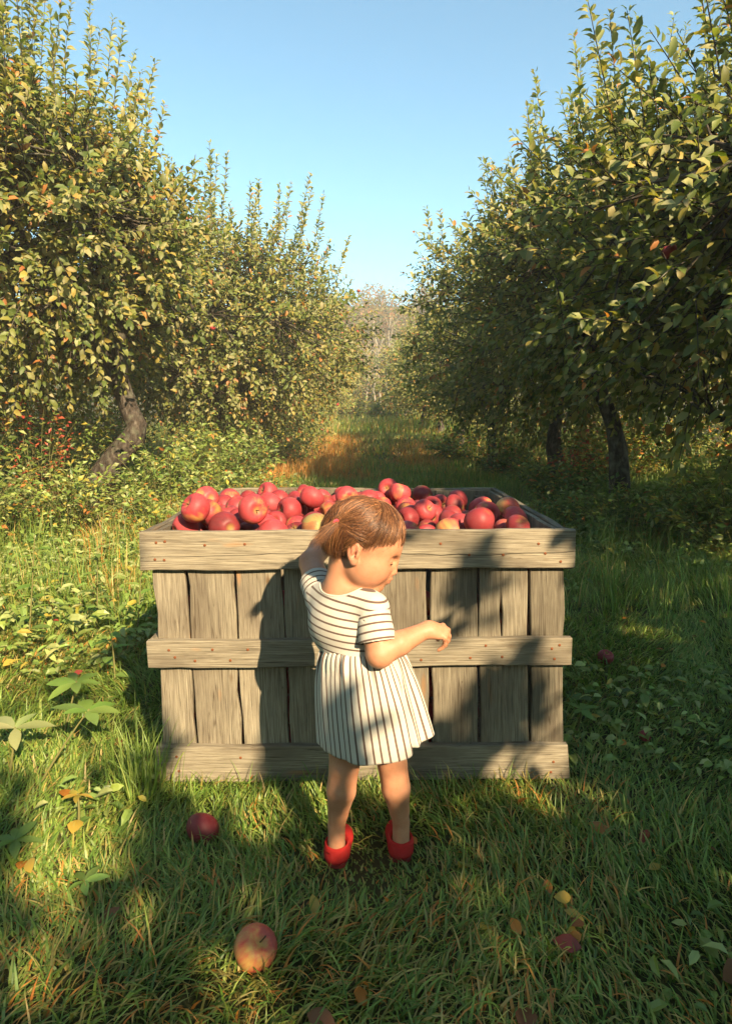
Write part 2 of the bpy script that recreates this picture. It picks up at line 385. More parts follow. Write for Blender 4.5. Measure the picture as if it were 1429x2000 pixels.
def apple_tree(seed, base, H, R, lean=(0, 0), n_shoots=420, leaf=0.08, detail=2, trunk_r=0.12, fork=1.2, n_top=26, bottom=0.85, autumn=0.06, prune=None,
               centre=None, trunk_pts=None, top_len=(0.6, 1.15), label='', group=None, single=0, flat=1.0):
    rng = np.random.default_rng(seed)
    bx, by = base; bz = float(ground_z(bx, by)) - 0.05
    root = empty('apple_tree', (bx, by, bz)); O = np.array([bx, by, bz])
    tag(root, label, 'tree', group)
    # trunk and limbs, in coordinates of the tree's foot
    if trunk_pts is None:
        f = np.array([lean[0], lean[1], fork]); mid = f * 0.5 + np.r_[rng.normal(0, 0.12, 2), 0]
        tp = bez((0, 0, 0), mid, f, 9) + np.r_[0, 0, 0]
        tp[1:-1, :2] += rng.normal(0, 0.02, (7, 2))
    else: tp = np.asarray(trunk_pts, float); f = tp[-1]
    wd = MB(); tt = np.linspace(0, 1, len(tp))
    rad = trunk_r * (1.35 - 0.6 * tt + 0.55 * np.exp(-tt * 9))
    wd.add(*tube(tp, rad, 10, rough=0.07, rng=rng))
    cz = bottom + (H - bottom) * 0.5; cc = np.array([*(centre if centre is not None else (lean[0] * 1.3, lean[1] * 1.3)), cz])
    limbs = []; nl = 6
    for a in range(nl):
        th = a * 2 * np.pi / nl + rng.uniform(-.35, .35); up = rng.uniform(0.35, 0.85) if a else 1.0
        end = cc + np.array([np.cos(th) * R * 0.8 * (1.1 - up * .6), np.sin(th) * R * 0.8 * (1.1 - up * .6), (H - cz) * (up - 0.35)])
        start = tp[-1 - (a % 2)]
        mid = (start + end) / 2 + np.array([0, 0, 0.25 * R * rng.uniform(0.1, 0.9)]) + rng.normal(0, 0.12, 3)
        lp = bez(start, mid, end, 12); lp[2:-1] += rng.normal(0, 0.035, (9, 3))
        wd.add(*tube(lp, trunk_r * np.linspace(0.62, 0.12, 12), 7, rough=0.06, rng=rng)); limbs.append(lp)
        for b in range(4):
            i0 = rng.integers(3, 10); d = norm(rng.normal(size=3) * [1, 1, .6] + norm(end - start)[None] * .6)[0]
            e2 = lp[i0] + d * R * rng.uniform(0.3, 0.6); sp = bez(lp[i0], (lp[i0] + e2) / 2 + rng.normal(0, .1, 3), e2, 7)
            wd.add(*tube(sp, trunk_r * np.linspace(0.26, 0.07, 7), 5)); limbs.append(sp)
    LP = np.concatenate(limbs)
    # shoots
    lobes = norm(rng.normal(size=(9, 3))); lob_a = rng.uniform(-0.22, 0.30, 9)
    k = n_shoots
    u = norm(rng.normal(size=(k, 3)))
    rr = rng.uniform(0, 1, k) ** 0.38
    bumps = 1 + (np.exp(-((1 - u @ lobes.T) / 0.25)) * lob_a).sum(1)
    ext = np.array([R, R, 0]) ; hz = np.where(u[:, 2] > 0, (H - cz) * 0.80, (cz - bottom) * 0.95)
    taper = np.where(u[:, 2] > 0, 1 - 0.18 * u[:, 2], 1)
    sp0 = cc + np.stack([u[:, 0] * R * taper, u[:, 1] * R * taper * flat, u[:, 2] * hz], 1) * (rr * bumps)[:, None]
    sp0[:, 2] = np.maximum(sp0[:, 2], bottom - 0.15)
    sdir = u * [0.8, 0.8, 0.4] + np.stack([np.zeros(k), np.zeros(k), 0.15 + 0.9 * np.clip(u[:, 2] + 0.25, -0.6, 1)], 1) + rng.normal(0, 0.35, (k, 3))
    slen = rng.uniform(0.3, 0.62, k)
    # upright water shoots on the upper side
    kt = n_top; th = rng.uniform(0, 2 * np.pi, kt); q = rng.uniform(0, 1, kt) ** 0.5
    ut = np.stack([np.cos(th) * q, np.sin(th) * q, np.sqrt(np.maximum(1 - q * q * .92, 0.05))], 1)
    tb = 1 + (np.exp(-((1 - norm(ut) @ lobes.T) / 0.25)) * lob_a).sum(1)
    st0 = cc + ut * np.array([R * .92, R * .92 * flat, (H - cz) * 0.80]) * tb[:, None]
    stl = rng.uniform(*top_len, kt); stl *= (1.15 - 0.5 * q)
    sdt = np.stack([ut[:, 0] * .28, ut[:, 1] * .28, np.ones(kt)], 1) + rng.normal(0, 0.08, (kt, 3))
    sp0 = np.concatenate([sp0, st0]); sdir = norm(np.concatenate([sdir, sdt])); slen = np.concatenate([slen, stl])
    istop = np.concatenate([np.zeros(k, bool), np.ones(kt, bool)])
    aut = 0.45 * SNoise(seed + 1, 1.3, 3)(sp0 + O) + 0.2
    # every shoot a thin bent stem, its leaves set spirally along it
    ns = len(sp0); droop = np.where(istop, 0.0, rng.uniform(0.0, 0.5, ns))
    midp = sp0 + sdir * (slen * .5)[:, None]; endp = sp0 + sdir * slen[:, None]; endp[:, 2] -= droop * slen * .6
    tq = np.linspace(0, 1, 6)[None, :, None]
    SPT = (1 - tq) ** 2 * sp0[:, None] + 2 * tq * (1 - tq) * midp[:, None] + tq * tq * endp[:, None]
    wsel = np.ones(ns, bool) if detail >= 2 else istop.copy()
    pk = np.ones(ns, bool) if prune is None else (prune(midp + O, rng) & prune(endp + O, rng)); wsel = wsel & pk
    wd.add(*tubes(SPT[wsel], np.linspace(0.006, 0.0022, 6) * (1 if detail >= 2 else 1.6), 3))
    fs = pk & (istop | (np.arange(ns) % (3 if detail >= 2 else 8) == 0)); q0 = sp0[fs]
    near = LP[((LP[None] - q0[:, None]) ** 2).sum(-1).argmin(1)]; fmid = (near + q0) / 2 + rng.normal(0, .07, q0.shape); tq = np.linspace(0, 1, 5)[None, :, None]
    wd.add(*tubes((1 - tq) ** 2 * near[:, None] + 2 * tq * (1 - tq) * fmid[:, None] + tq * tq * q0[:, None], np.linspace(0.014, 0.006, 5), 4))
    step = leaf * np.where(istop, 0.21, 0.30) * (1.0 if detail >= 2 else 1.25)
    cnt = np.maximum(4, (slen / step).astype(int)); si = np.repeat(np.arange(ns), cnt); within = np.arange(cnt.sum()) - np.repeat(np.cumsum(cnt) - cnt, cnt); nlf = len(si)
    t = np.clip(np.where(istop[si], .05, .02) + within / (cnt[si] - 1) * .97 + rng.normal(0, .02, nlf), 0, 1)
    pp = ((1 - t) ** 2)[:, None] * sp0[si] + (2 * t * (1 - t))[:, None] * midp[si] + (t * t)[:, None] * endp[si]
    d = sdir[si]; az = within * 2.4 + rng.uniform(0, 6.28, ns)[si]; X = norm(np.cross(d, np.where((np.abs(d[:, 2]) < .9)[:, None], [0.3, 0.2, 1.0], [1.0, 0.2, 0]))); Y = np.cross(d, X)
    rad_ = np.cos(az)[:, None] * X + np.sin(az)[:, None] * Y; tp_ = istop[si]
    ld = norm(rad_ * 0.9 + d * (0.55 + 0.6 * t)[:, None] + np.array([0, 0, -0.12]) + rng.normal(0, 0.25, (nlf, 3)))
    nn = np.array([0.28, -0.62, 0.75]) + 0.30 * d + rng.normal(0, 0.36, (nlf, 3))
    ll = leaf * rng.uniform(0.62, 1.18, nlf) * np.where(t > .9, .65, 1) * np.where(tp_, 1.0, 1)
    pos = pp + ld * 0.012
    pa = np.clip(autumn * (1 + 4 * np.maximum(aut, 0) ** 2), 0, 0.6)[si] * np.where(tp_, .35, 1)
    o1 = np.ones(nlf); PW = np.stack([np.where(tp_, .7, 3.0), np.where(tp_, 3.0, 4), np.where(tp_, 4.5, 2.4), pa * np.where(tp_, 8, 11), pa * np.where(tp_, 3, 4.5), np.where(tp_, 1.0, 1.8)], 1)
    cs = np.cumsum(PW, 1); pick = (rng.uniform(size=nlf)[:, None] * cs[:, -1:] > cs).sum(1)
    ti = np.array([LV_DARK, LV_MID, LV_PALE, LV_YEL, LV_OR, LV_OLIVE])[pick] * rng.uniform(.75, 1.25, (nlf, 1)) * rng.uniform(.93, 1.07, (nlf, 3))
    if prune is not None:
        ok = prune(pos + O, rng); pos, ld, nn, ll, ti = pos[ok], ld[ok], nn[ok], ll[ok], ti[ok]
    ww = ll * rng.uniform(0.46, 0.62, len(ll))
    link('trunk', wd.mesh('trunk'), M_BARK, root)
    sel = np.zeros(len(pos), bool)
    if single:
        qx, qy, fw = proj(pos + O); vis = (qx > 5) & (qx < 1424) & (qy > 5) & (qy < 1000) & (fw > 0.5)
        sc = np.where(vis, fw - 1.6 * (ll / leaf), 1e9); idx = np.argsort(sc)[:single]; sel[idx] = True
    a = ~sel
    v, t, q, m_ = leaf_cloud(pos[a], ld[a], nn[a], ll[a], ww[a], detail)
    mb = MB(); mb.add(v, t, q, tint=np.repeat(ti[a], m_, 0))
    cr = link('crown', mb.mesh('crown', smooth=detail >= 2), M_LEAF, root); cr['kind'] = 'stuff'
    for i in np.where(sel)[0]:
        v, t, q, m_ = leaf_cloud(np.zeros((1, 3)), ld[i:i+1], nn[i:i+1], ll[i:i+1], ww[i:i+1], 2)
        mb = MB(); mb.add(v, t, q, tint=np.repeat(ti[i:i+1], m_, 0))
        link('leaf', mb.mesh('leaf'), M_LEAF, root, loc=pos[i])
    return root
G_L = 'apple trees of the left row'; G_R = 'apple trees of the right row'
# left row
apple_tree(101, (-2.95, 7.3), 4.65, 2.0, n_shoots=2300, leaf=0.094, trunk_r=0.11, bottom=1.5, n_top=80, autumn=0.10, single=300, centre=(-0.55, 0.0), top_len=(1.0, 1.8),
           trunk_pts=[(0, 0, 0), (0.03, 0, .25), (0.12, -.02, .45), (0.30, -.04, .68), (0.46, -.05, .85), (0.50, -.06, .98), (0.42, -.05, 1.15), (0.36, -.05, 1.35), (0.30, -.05, 1.55)],
           label='big apple tree with crooked bent trunk at the near left', group=G_L)
apple_tree(102, (-2.6, 11.6), 4.3, 2.0, n_shoots=1900, leaf=0.098, bottom=0.9, n_top=60, autumn=0.09, trunk_r=0.10, label='second apple tree of the left row with tall upright shoots', group=G_L, top_len=(0.8, 1.5))
lab_l = ['third apple tree of the left row, half hidden by the second', 'fourth apple tree of the left row, low and yellowish', 'fifth apple tree of the left row, far down the alley', 'sixth apple tree of the left row beside the far grass', 'farthest apple tree of the left row, golden in the haze']
for i, (x, y, h, r) in enumerate([(-2.4, 16.2, 4.5, 1.9), (-2.5, 21, 4.4, 1.9), (-2.6, 26.5, 4.6, 1.9), (-2.5, 32, 4.4, 2.0), (-2.0, 38, 4.2, 2.0)]):
    apple_tree(110 + i, (x, y), h, r, n_shoots=800, leaf=0.125 + 0.012 * i, detail=1, bottom=0.6, n_top=30, autumn=0.16, label=lab_l[i], group=G_L, trunk_r=0.09)
# right row
apple_tree(121, (3.55, 4.6), 3.6, 1.8, n_shoots=1950, leaf=0.092, bottom=1.35, n_top=64, autumn=0.07, single=300, trunk_r=0.11, centre=(-0.15, 0.1), top_len=(0.9, 1.6),
           label='near right apple tree whose leafy crown fills the upper right corner', group=G_R)
apple_tree(122, (2.75, 7.2), 4.0, 1.6, n_shoots=1250, leaf=0.088, bottom=1.35, n_top=40, autumn=0.05, trunk_r=0.085, centre=(0.0, 0),
           trunk_pts=[(0, 0, 0), (-.02, 0, .25), (-.03, 0, .5), (-.06, 0, .75), (-.12, 0, 1.0), (-.22, 0, 1.25), (-.34, 0, 1.5), (-.44, 0, 1.75)],
           label='apple tree on the right with thick dark trunk leaning left', group=G_R)
apple_tree(123, (2.95, 10.4), 4.3, 1.75, n_shoots=1400, leaf=0.098, bottom=0.95, n_top=24, autumn=0.05, trunk_r=0.095, fork=1.5, label='apple tree on the right with straight dark trunk behind the leaning one', group=G_R)
lab_r = ['apple tree on the right with forked trunk in deep shade', 'fifth apple tree of the right row with yellow tinged leaves', 'sixth apple tree of the right row, small and pale', 'seventh apple tree of the right row near the alley end', 'farthest apple tree of the right row in the haze']
for i, (x, y, h, r) in enumerate([(2.75, 14.6, 4.3, 1.75), (2.7, 19, 4.4, 1.8), (2.7, 24.5, 4.3, 1.8), (2.6, 30, 4.3, 1.9), (2.1, 36.5, 4.2, 2.0)]):
    apple_tree(130 + i, (x, y), h, r, n_shoots=800, leaf=0.12 + 0.012 * i, detail=1, bottom=0.7, n_top=18, autumn=0.09, label=lab_r[i], group=G_R, trunk_r=0.10, fork=0.8)
# the rows beyond, left and right
lab_b = ['apple tree of the row beyond the left one, behind the crooked trunk', 'second apple tree of the row beyond the left one', 'third apple tree of the row beyond the left one', 'apple tree of the row beyond the right one, behind the leaning trunk',
         'second apple tree of the row beyond the right one', 'third apple tree of the row beyond the right one', 'fourth apple tree of the row beyond the right one']
for i, (x, y) in enumerate([(-7.0, 9.5), (-7.2, 14.5), (-7.2, 20), (7.0, 9.0), (7.2, 13.5), (7.2, 18), (7.0, 24)]):
    apple_tree(150 + i, (x, y), 4.6, 2.3, n_shoots=600, leaf=0.14, detail=1, bottom=0.5, n_top=10, autumn=0.2, label=lab_b[i], group='apple trees of the rows beyond', trunk_r=0.10)
# the right row goes on beside and behind the photographer: these trees throw the shade in the foreground
_shn = SNoise(77, 5.0); _shn2 = SNoise(78, 11.0); _shn3 = SNoise(79, 15.0)
def prune_sun(p, rng):
    """the gap in these crowns that lets the sun through to the bin and the grass left of it"""
    xs, zs = sun_shadow(p); q = np.stack([xs, zs], 1); k = len(p); u = rng.uniform(size=k)
    e = 0.09 * _shn(q) + 0.05 * _shn2(q)
    low = -0.34 + 0.13 * smooth01((xs + 0.15) / 0.45) + e
    lit = (xs < 0.70 + 0.6 * e) & (zs > low) & (zs < 2.3)
    thr = np.where(xs > 0.05, 0.70, 0.80) - 0.45 * smooth01((0.25 - zs) / 0.3) * (xs > -.1) + 0.6 * smooth01((zs - .7) / .3)
    few = (u < 0.85) & (_shn3(q * 1.25) > thr) & ~((xs > -.40) & (xs < 0.04) & (zs > 0.12) & (zs < 0.85)) & ~((xs > -.55) & (xs < 0.0) & (zs > .62))                 # sprays that dapple the boards
    hole = (_shn3(q * 1.5 + 3.0) > np.where(xs < -0.66, 0.70, 1.2)) & (zs > -0.62)      # sun flecks in the shade
    return np.where(lit, few, ~hole)
apple_tree(141, (3.1, 0.3), 3.5, 2.0, n_shoots=1000, leaf=0.12, bottom=1.0, n_top=20, prune=prune_sun, label='apple tree of the right row beside the photographer', group=G_R)
apple_tree(142, (2.9, -3.6), 4.4, 2.2, n_shoots=1250, leaf=0.12, bottom=0.4, n_top=16, prune=prune_sun, label='apple tree of the right row just behind the photographer', group=G_R)
apple_tree(143, (1.6, -6.6), 3.9, 2.4, n_shoots=1000, leaf=0.12, bottom=0.4, n_top=10, prune=prune_sun, label='low apple tree farther behind the photographer', group=G_R)
for i, (x, y) in enumerate([(-3.7, 1.2), (-3.4, -2.8), (-0.9, -5.6)]):  # unseen trees added as sky blockers, to deepen the foreground shade
    apple_tree(160 + i, (x, y), 5.8, 2.3, n_shoots=800, leaf=0.16, detail=1, bottom=0.3, n_top=8, label=['apple tree of the left row beside the photographer', 'apple tree of the left row behind the photographer', 'tall apple tree closing the alley behind the photographer'][i], group=G_L)
# ------------------------------------------------------------------ wooden apple crate
def wood_mat():
    """weathered grey board; attribute 'grain' = (along, across, through) in metres"""
    m, n, out = new_mat('weathered_wood')
    g = attr(n, 'grain'); oi = nd(n, 'ShaderNodeObjectInfo')
    rv = nd(n, 'ShaderNodeCombineXYZ'); n.links.new(mth(n, 'MULTIPLY', oi.outputs['Random'], 37.0), rv.inputs[0]); n.links.new(mth(n, 'MULTIPLY', oi.outputs['Random'], 11.0), rv.inputs[1])
    ad = nd(n, 'ShaderNodeVectorMath', operation='ADD'); n.links.new(g.outputs['Vector'], ad.inputs[0]); n.links.new(rv.outputs[0], ad.inputs[1])
    def scaled(s_):
        mp = nd(n, 'ShaderNodeMapping'); n.links.new(ad.outputs[0], mp.inputs[0]); mp.inputs['Scale'].default_value = s_; return mp.outputs[0]
    fine = noise(n, scaled((9, 330, 330)), 1.0, 5, 0.66, 0.5)
    mid = noise(n, scaled((3.2, 70, 70)), 1.0, 4, 0.6, 0.8)
    blot = noise(n, scaled((3.5, 8, 8)), 1.0, 4, 0.55)
    c = ramp(n, fine, [(0.30, (0.055, 0.047, 0.037)), (0.43, (0.172, 0.148, 0.107)), (0.60, (0.268, 0.236, 0.174)), (0.80, (0.375, 0.338, 0.258))])
    c2 = mixc(n, mth(n, 'MULTIPLY', ramp(n, mid, [(0.36, (1, 1, 1)), (0.5, (0, 0, 0))]).outputs[0], 0.40), c.outputs[0], (0.085, 0.068, 0.05))
    c3 = mixc(n, ramp(n, blot, [(0.47, (0, 0, 0)), (0.70, (0.8, 0.8, 0.8))]).outputs[0], c2, (0.12, 0.098, 0.072), 'MIX')
    rust = ramp(n, noise(n, scaled((4, 16, 16)), 1.0, 2), [(0.66, (0, 0, 0)), (0.76, (0.7, 0.7, 0.7))]).outputs[0]
    c4 = mixc(n, rust, c3, (0.36, 0.17, 0.06))
    kn = nd(n, 'ShaderNodeTexVoronoi'); kn.inputs['Scale'].default_value = 1.0; n.links.new(scaled((4.5, 11, 0.01)), kn.inputs['Vector'])
    km = ramp(n, kn.outputs['Distance'], [(0.03, (0.85, 0.85, 0.85)), (0.10, (0, 0, 0))]).outputs[0]
    c4 = mixc(n, km, c4, (0.10, 0.06, 0.03))
    crk = noise(n, scaled((1.6, 55, 55)), 1.0, 2, 0.5, 1.2); cm = ramp(n, crk, [(0.485, (0, 0, 0)), (0.497, (0.8, 0.8, 0.8)), (0.503, (0.8, 0.8, 0.8)), (0.515, (0, 0, 0))]).outputs[0]
    c4 = mixc(n, mth(n, 'MULTIPLY', cm, ramp(n, blot, [(0.45, (0, 0, 0)), (0.6, (1, 1, 1))]).outputs[0]), c4, (0.05, 0.035, 0.022))
    tone = mth(n, 'ADD', mth(n, 'MULTIPLY', oi.outputs['Random'], 0.5), 0.68)
    cb = nd(n, 'ShaderNodeCombineXYZ'); [n.links.new(tone, cb.inputs[k]) for k in range(3)]
    c5 = mixc(n, 1.0, c4, cb.outputs[0], 'MULTIPLY')
    b = principled(n, out, c5, 0.85, 0.15)
    bump(n, b, mth(n, 'ADD', fine, mth(n, 'MULTIPLY', mid, 1.5)), 0.4, 0.002)
    return m
M_WOOD = wood_mat()
M_RUST = plain_mat('rusty_nail', (0.22, 0.075, 0.03), 0.8, 0.2, 300, 0.4)
crate = empty('apple_crate', (-0.01, 2.44, 0))
tag(crate, 'weathered grey wooden bin full of red apples in the alley', 'crate')
CO = np.array(crate.location)
def slab(name, A, B, wA, wB, tdir, th, wdir, rng, seg=10, wob=0.0015, parent=crate, notch=None, bevel=0.0025):
    """a sawn board: runs from A to B (centre of its face), width wA..wB along wdir, thickness th along tdir. Edges are a little uneven."""
    A = np.asarray(A, float); B = np.asarray(B, float); L = np.linalg.norm(B - A); wdir = np.asarray(wdir, float); tdir = np.asarray(tdir, float)
    t = np.linspace(0, 1, seg + 1); c = A[None] * (1 - t[:, None]) + B[None] * t[:, None]; wv = wA * (1 - t) + wB * t
    e1 = rng.normal(0, wob, seg + 1) + wob * 1.3 * np.sin(t * rng.uniform(5, 12) + rng.uniform(0, 6)); e2 = rng.normal(0, wob, seg + 1) + wob * 1.3 * np.sin(t * rng.uniform(5, 12) + rng.uniform(0, 6))
    warp = rng.normal(0, 0.0012) * np.sin(t * np.pi)
    bv = bevel
    V = []; G = []
    ax = norm(B - A)
    for k in range(seg + 1):
        lo = -wv[k] / 2 + e1[k]; hi = wv[k] / 2 + e2[k]
        endpull = bv if k in (0, seg) else 0.0
        for (wq, tq) in ((lo + bv, 0), (hi - bv, 0), (hi, bv), (hi, th - bv), (hi - bv, th), (lo + bv, th), (lo, th - bv), (lo, bv)):
            V.append(c[k] + wdir * wq + tdir * (tq + warp[k])); G.append((t[k] * L, wq, tq))
    V = np.array(V); G = np.array(G); Q = []
    for k in range(seg):
        for j in range(8):
            q = (j + 1) % 8; Q.append((k * 8 + j, k * 8 + q, (k + 1) * 8 + q, (k + 1) * 8 + j))
    Q = np.array(Q); e = seg * 8
    caps = []
    for o_ in (0, e): caps += [(o_, o_ + 1, o_ + 2, o_ + 7), (o_ + 7, o_ + 2, o_ + 3, o_ + 6), (o_ + 6, o_ + 3, o_ + 4, o_ + 5)]
    Q = np.concatenate([Q, np.array(caps)])
    mid = (A + B) / 2
    me = mesh_np(name, V - mid, [Q], smooth=False, attrs={'grain': G})
    bm = bmesh.new(); bm.from_mesh(me); bmesh.ops.recalc_face_normals(bm, faces=bm.faces); bm.to_mesh(me); bm.free()
    return link(name, me, M_WOOD, parent, loc=mid - CO)
rw = np.random.default_rng(61)
YF = 1.851
def pz(px, py, Y): return P(px, py, Y)
def nail(o, world, nrm=(0, -1, 0), r=0.0042):
    d = np.asarray(nrm, float); d = norm(d); pts = np.array([world - d * 0.004, world + d * 0.0008, world + d * 0.0016])
    v, t, q = tube(pts, [r, r, r * 0.6], 7); mid = np.asarray(world)
    loc = mid - CO - np.array(o.location)
    link('nail', mesh_np('nail', v - mid, [t, q]), M_RUST, o, loc=loc)
def groove_board(name, corners, Y, th, crack, rng):
    """front board split along part of its length by a drying crack: the two lips are real edges"""
    a, b, c_, d = [pz(x, y, Y) for x, y in corners]      # upper left, upper right, lower right, lower left
    seg = 26; t = np.linspace(0, 1, seg + 1)
    up = a[None] * (1 - t[:, None]) + b[None] * t[:, None]; lo = d[None] * (1 - t[:, None]) + c_[None] * t[:, None]
    up[:, 2] += 0.0012 * np.sin(t * 23) + rng.normal(0, .0006, seg + 1); lo[:, 2] += 0.0015 * np.sin(t * 17 + 1) + rng.normal(0, .0006, seg + 1)
    cf = crack[0] + crack[1] * np.sin(t * 9.0 + 1) + rng.normal(0, .012, seg + 1)
    wdt = np.interp(t, crack[2], crack[3])
    cp = up * (1 - cf[:, None]) + lo * cf[:, None]
    cu = cp + np.array([0, 0, 1]) * wdt[:, None]; cd = cp - np.array([0, 0, 1]) * wdt[:, None]; deep = cp + np.array([0, 0.011, 0])
    bk = np.array([0, th, 0]); ch = np.array([0, 0.0025, 0]); L = np.linalg.norm(b - a)
    rows = [up + bk, up + ch, up + np.array([0, 0, -.0025]), cu, deep, cd, lo + np.array([0, 0, .0025]), lo + ch, lo + bk]
    V = np.stack(rows, 1); nr = len(rows); wh = a[2] - d[2]
    G = np.zeros(V.shape); G[..., 0] = (t * L)[:, None]; G[..., 1] = V[..., 2] - d[2]; G[..., 2] = V[..., 1] - Y
    i = (np.arange(seg)[:, None] * nr + np.arange(nr)[None]); nxt = (np.arange(seg)[:, None] * nr + (np.arange(nr) + 1)[None] % nr)
    Q = np.stack([i, nxt, nxt + nr, i + nr], -1).reshape(-1, 4)
    e = seg * nr; T = []
    for o_ in (0, e):
        T += [(o_ + 0, o_ + 1, o_ + 2), (o_ + 0, o_ + 2, o_ + 3), (o_ + 0, o_ + 3, o_ + 4), (o_ + 0, o_ + 4, o_ + 8), (o_ + 4, o_ + 5, o_ + 8), (o_ + 5, o_ + 6, o_ + 8), (o_ + 6, o_ + 7, o_ + 8)]
    mid = (a + c_) / 2
    me = mesh_np(name, V.reshape(-1, 3) - mid, [np.array(T), Q], smooth=False, attrs={'grain': G.reshape(-1, 3)})
    bm = bmesh.new(); bm.from_mesh(me); bmesh.ops.recalc_face_normals(bm, faces=bm.faces); bm.to_mesh(me); bm.free()
    return link(name, me, M_WOOD, crate, loc=mid - CO)
bt = groove_board('rim_board', [(272, 1039), (1124, 1034), (1122, 1109), (274, 1115)], YF, 0.022, (0.60, 0.05, [0, .1, .3, .42, .5, .56, .8, .97, 1], [.0002, .0009, .0012, .0003, .0003, .0014, .0018, .0014, .0006]), rw)
bm_ = groove_board('middle_board', [(286, 1253), (1117, 1246), (1115, 1299), (290, 1306)], YF, 0.022, (0.5, 0.08, [0, 1], [.0001, .0001]), rw)
bb = groove_board('bottom_board', [(305, 1460), (1108, 1455), (1112, 1521), (308, 1529)], YF, 0.022, (0.68, 0.06, [0, .2, .6, .7, .97, 1], [.0008, .0009, .0003, .0012, .0018, .0009]), rw)
for x, y in [(305, 1060), (322, 1058), (303, 1093), (321, 1094), (400, 1065), (478, 1063), (860, 1062), (982, 1084), (1064, 1081), (1051, 1062), (1094, 1097), (916, 1084)]: nail(bt, P(x, y, YF))
for x, y in [(330, 1270), (342, 1284), (381, 1291), (415, 1269), (484, 1269), (450, 1290), (822, 1289), (918, 1285), (948, 1261), (1077, 1267), (1092, 1260), (1082, 1287), (980, 1283)]: nail(bm_, P(x, y, YF))
for x, y in [(345, 1478), (350, 1506), (470, 1480), (1080, 1488), (1075, 1508)]: nail(bb, P(x, y, YF))
# front planks: left/right edge at the photograph's height 1118 and 1460
YP = YF + 0.0225
planks = [((299, 361), (321, 382)), ((366, 455), (386.5, 471)), ((459.5, 548), (477.5, 566)), ((552.5, 644), (570, 655)), ((647, 738), (658, 748)), ((741, 832), (751.5, 838)),
          ((841.5, 932.5), (843.5, 933)), ((936, 976.8), (937, 980)), ((978.4, 1029.5), (981.4, 1031)), ((1034.5, 1100), (1038, 1099))]
zt = bt.location.z + 0.05 + CO[2]
for (a0, a1), (b0_, b1_) in planks:
    tl, tr, bl, br = P(a0, 1118, YP), P(a1, 1118, YP), P(b0_, 1460, YP), P(b1_, 1460, YP)
    zT = P(500, 1037, YP)[2] - 0.002; zB = 0.035
    def ext(p, q, z): s_ = (z - p[2]) / (q[2] - p[2]); return p + (q - p) * s_
    A0, A1, B0, B1 = ext(tl, bl, zT), ext(tr, br, zT), ext(tl, bl, zB), ext(tr, br, zB)
    slab('plank', (B0 + B1) / 2, (A0 + A1) / 2, B1[0] - B0[0], A1[0] - A0[0], (0, 1, 0), 0.018, (1, 0, 0), rw, seg=9, wob=0.0018)
# sides and back: planks inside, boards outside, corner posts
ZR = P(500, 1037, YF)[2]; XL = P(272, 1060, YF)[0]; XR = P(1124, 1060, YF)[0]; YB = YF + 1.175
lev = [(ZR, P(272, 1112, YF)[2]), (P(272, 1250, YF)[2], P(272, 1303, YF)[2]), (P(272, 1457, YF)[2], P(272, 1526, YF)[2])]
for sx, X in ((-1, XL), (1, XR)):
    for k, (zu, zl) in enumerate(lev):
        ins = (0.0, 0.012, 0.024)[k] * 0.9
        xo = X - sx * (ins + 0.001)
        slab(('rim_board', 'middle_board', 'bottom_board')[k], (xo, YF + 0.0225, (zu + zl) / 2 - 0.002), (xo, YB, (zu + zl) / 2 + 0.001), zu - zl, zu - zl, (-sx, 0, 0), 0.022, (0, 0, 1), rw, seg=12)
    for k in range(9):
        y0 = YF + 0.05 + k * (1.175 - 0.09) / 9; wd_ = (1.175 - 0.09) / 9
        xo = X - sx * (0.0245 + 0.0015)
        slab('plank', (xo - sx * 0.018, y0 + wd_ / 2, 0.035), (xo, y0 + wd_ / 2, ZR - 0.006 - rw.uniform(0, 0.004)), wd_ - 0.007, wd_ - 0.005, (-sx, 0, 0), 0.016, (0, 1, 0), rw, seg=6)
    for yy in (YF + 0.042, YB - 0.085):
        slab('corner_post', (X - sx * 0.100, yy + 0.022, 0.035), (X - sx * 0.082, yy + 0.022, ZR - 0.03), 0.045, 0.045, (0, 1, 0), 0.045, (1, 0, 0), rw, seg=4)
for k, (zu, zl) in enumerate(lev):
    slab(('rim_board', 'middle_board', 'bottom_board')[k], (XL, YB + 0.001, (zu + zl) / 2), (XR, YB + 0.001, (zu + zl) / 2), zu - zl, zu - zl, (0, 1, 0), 0.022, (0, 0, 1), rw, seg=12)
for k in range(10):
    wd_ = (XR - XL - 0.1) / 10; xx = XL + 0.05 + wd_ * (k + .5)
    slab('plank', (xx, YB - 0.0195, 0.035), (xx, YB - 0.0195, ZR - 0.008), wd_ - 0.006, wd_ - 0.006, (0, 1, 0), 0.018, (1, 0, 0), rw, seg=6)
for k in range(8):
    yy = YF + 0.05 + (k + .5) * 1.07 / 8
    slab('floor_board', (XL + 0.05, yy, 0.04), (XR - 0.05, yy, 0.04), 0.125, 0.125, (0, 0, 1), 0.018, (0, 1, 0), rw, seg=4)
for xx in (-0.5, -0.01, 0.48):
    slab('runner', (xx, YF + 0.06, -0.02), (xx, YB - 0.05, -0.02), 0.09, 0.09, (0, 0, 1), 0.058, (1, 0, 0), rw, seg=4)

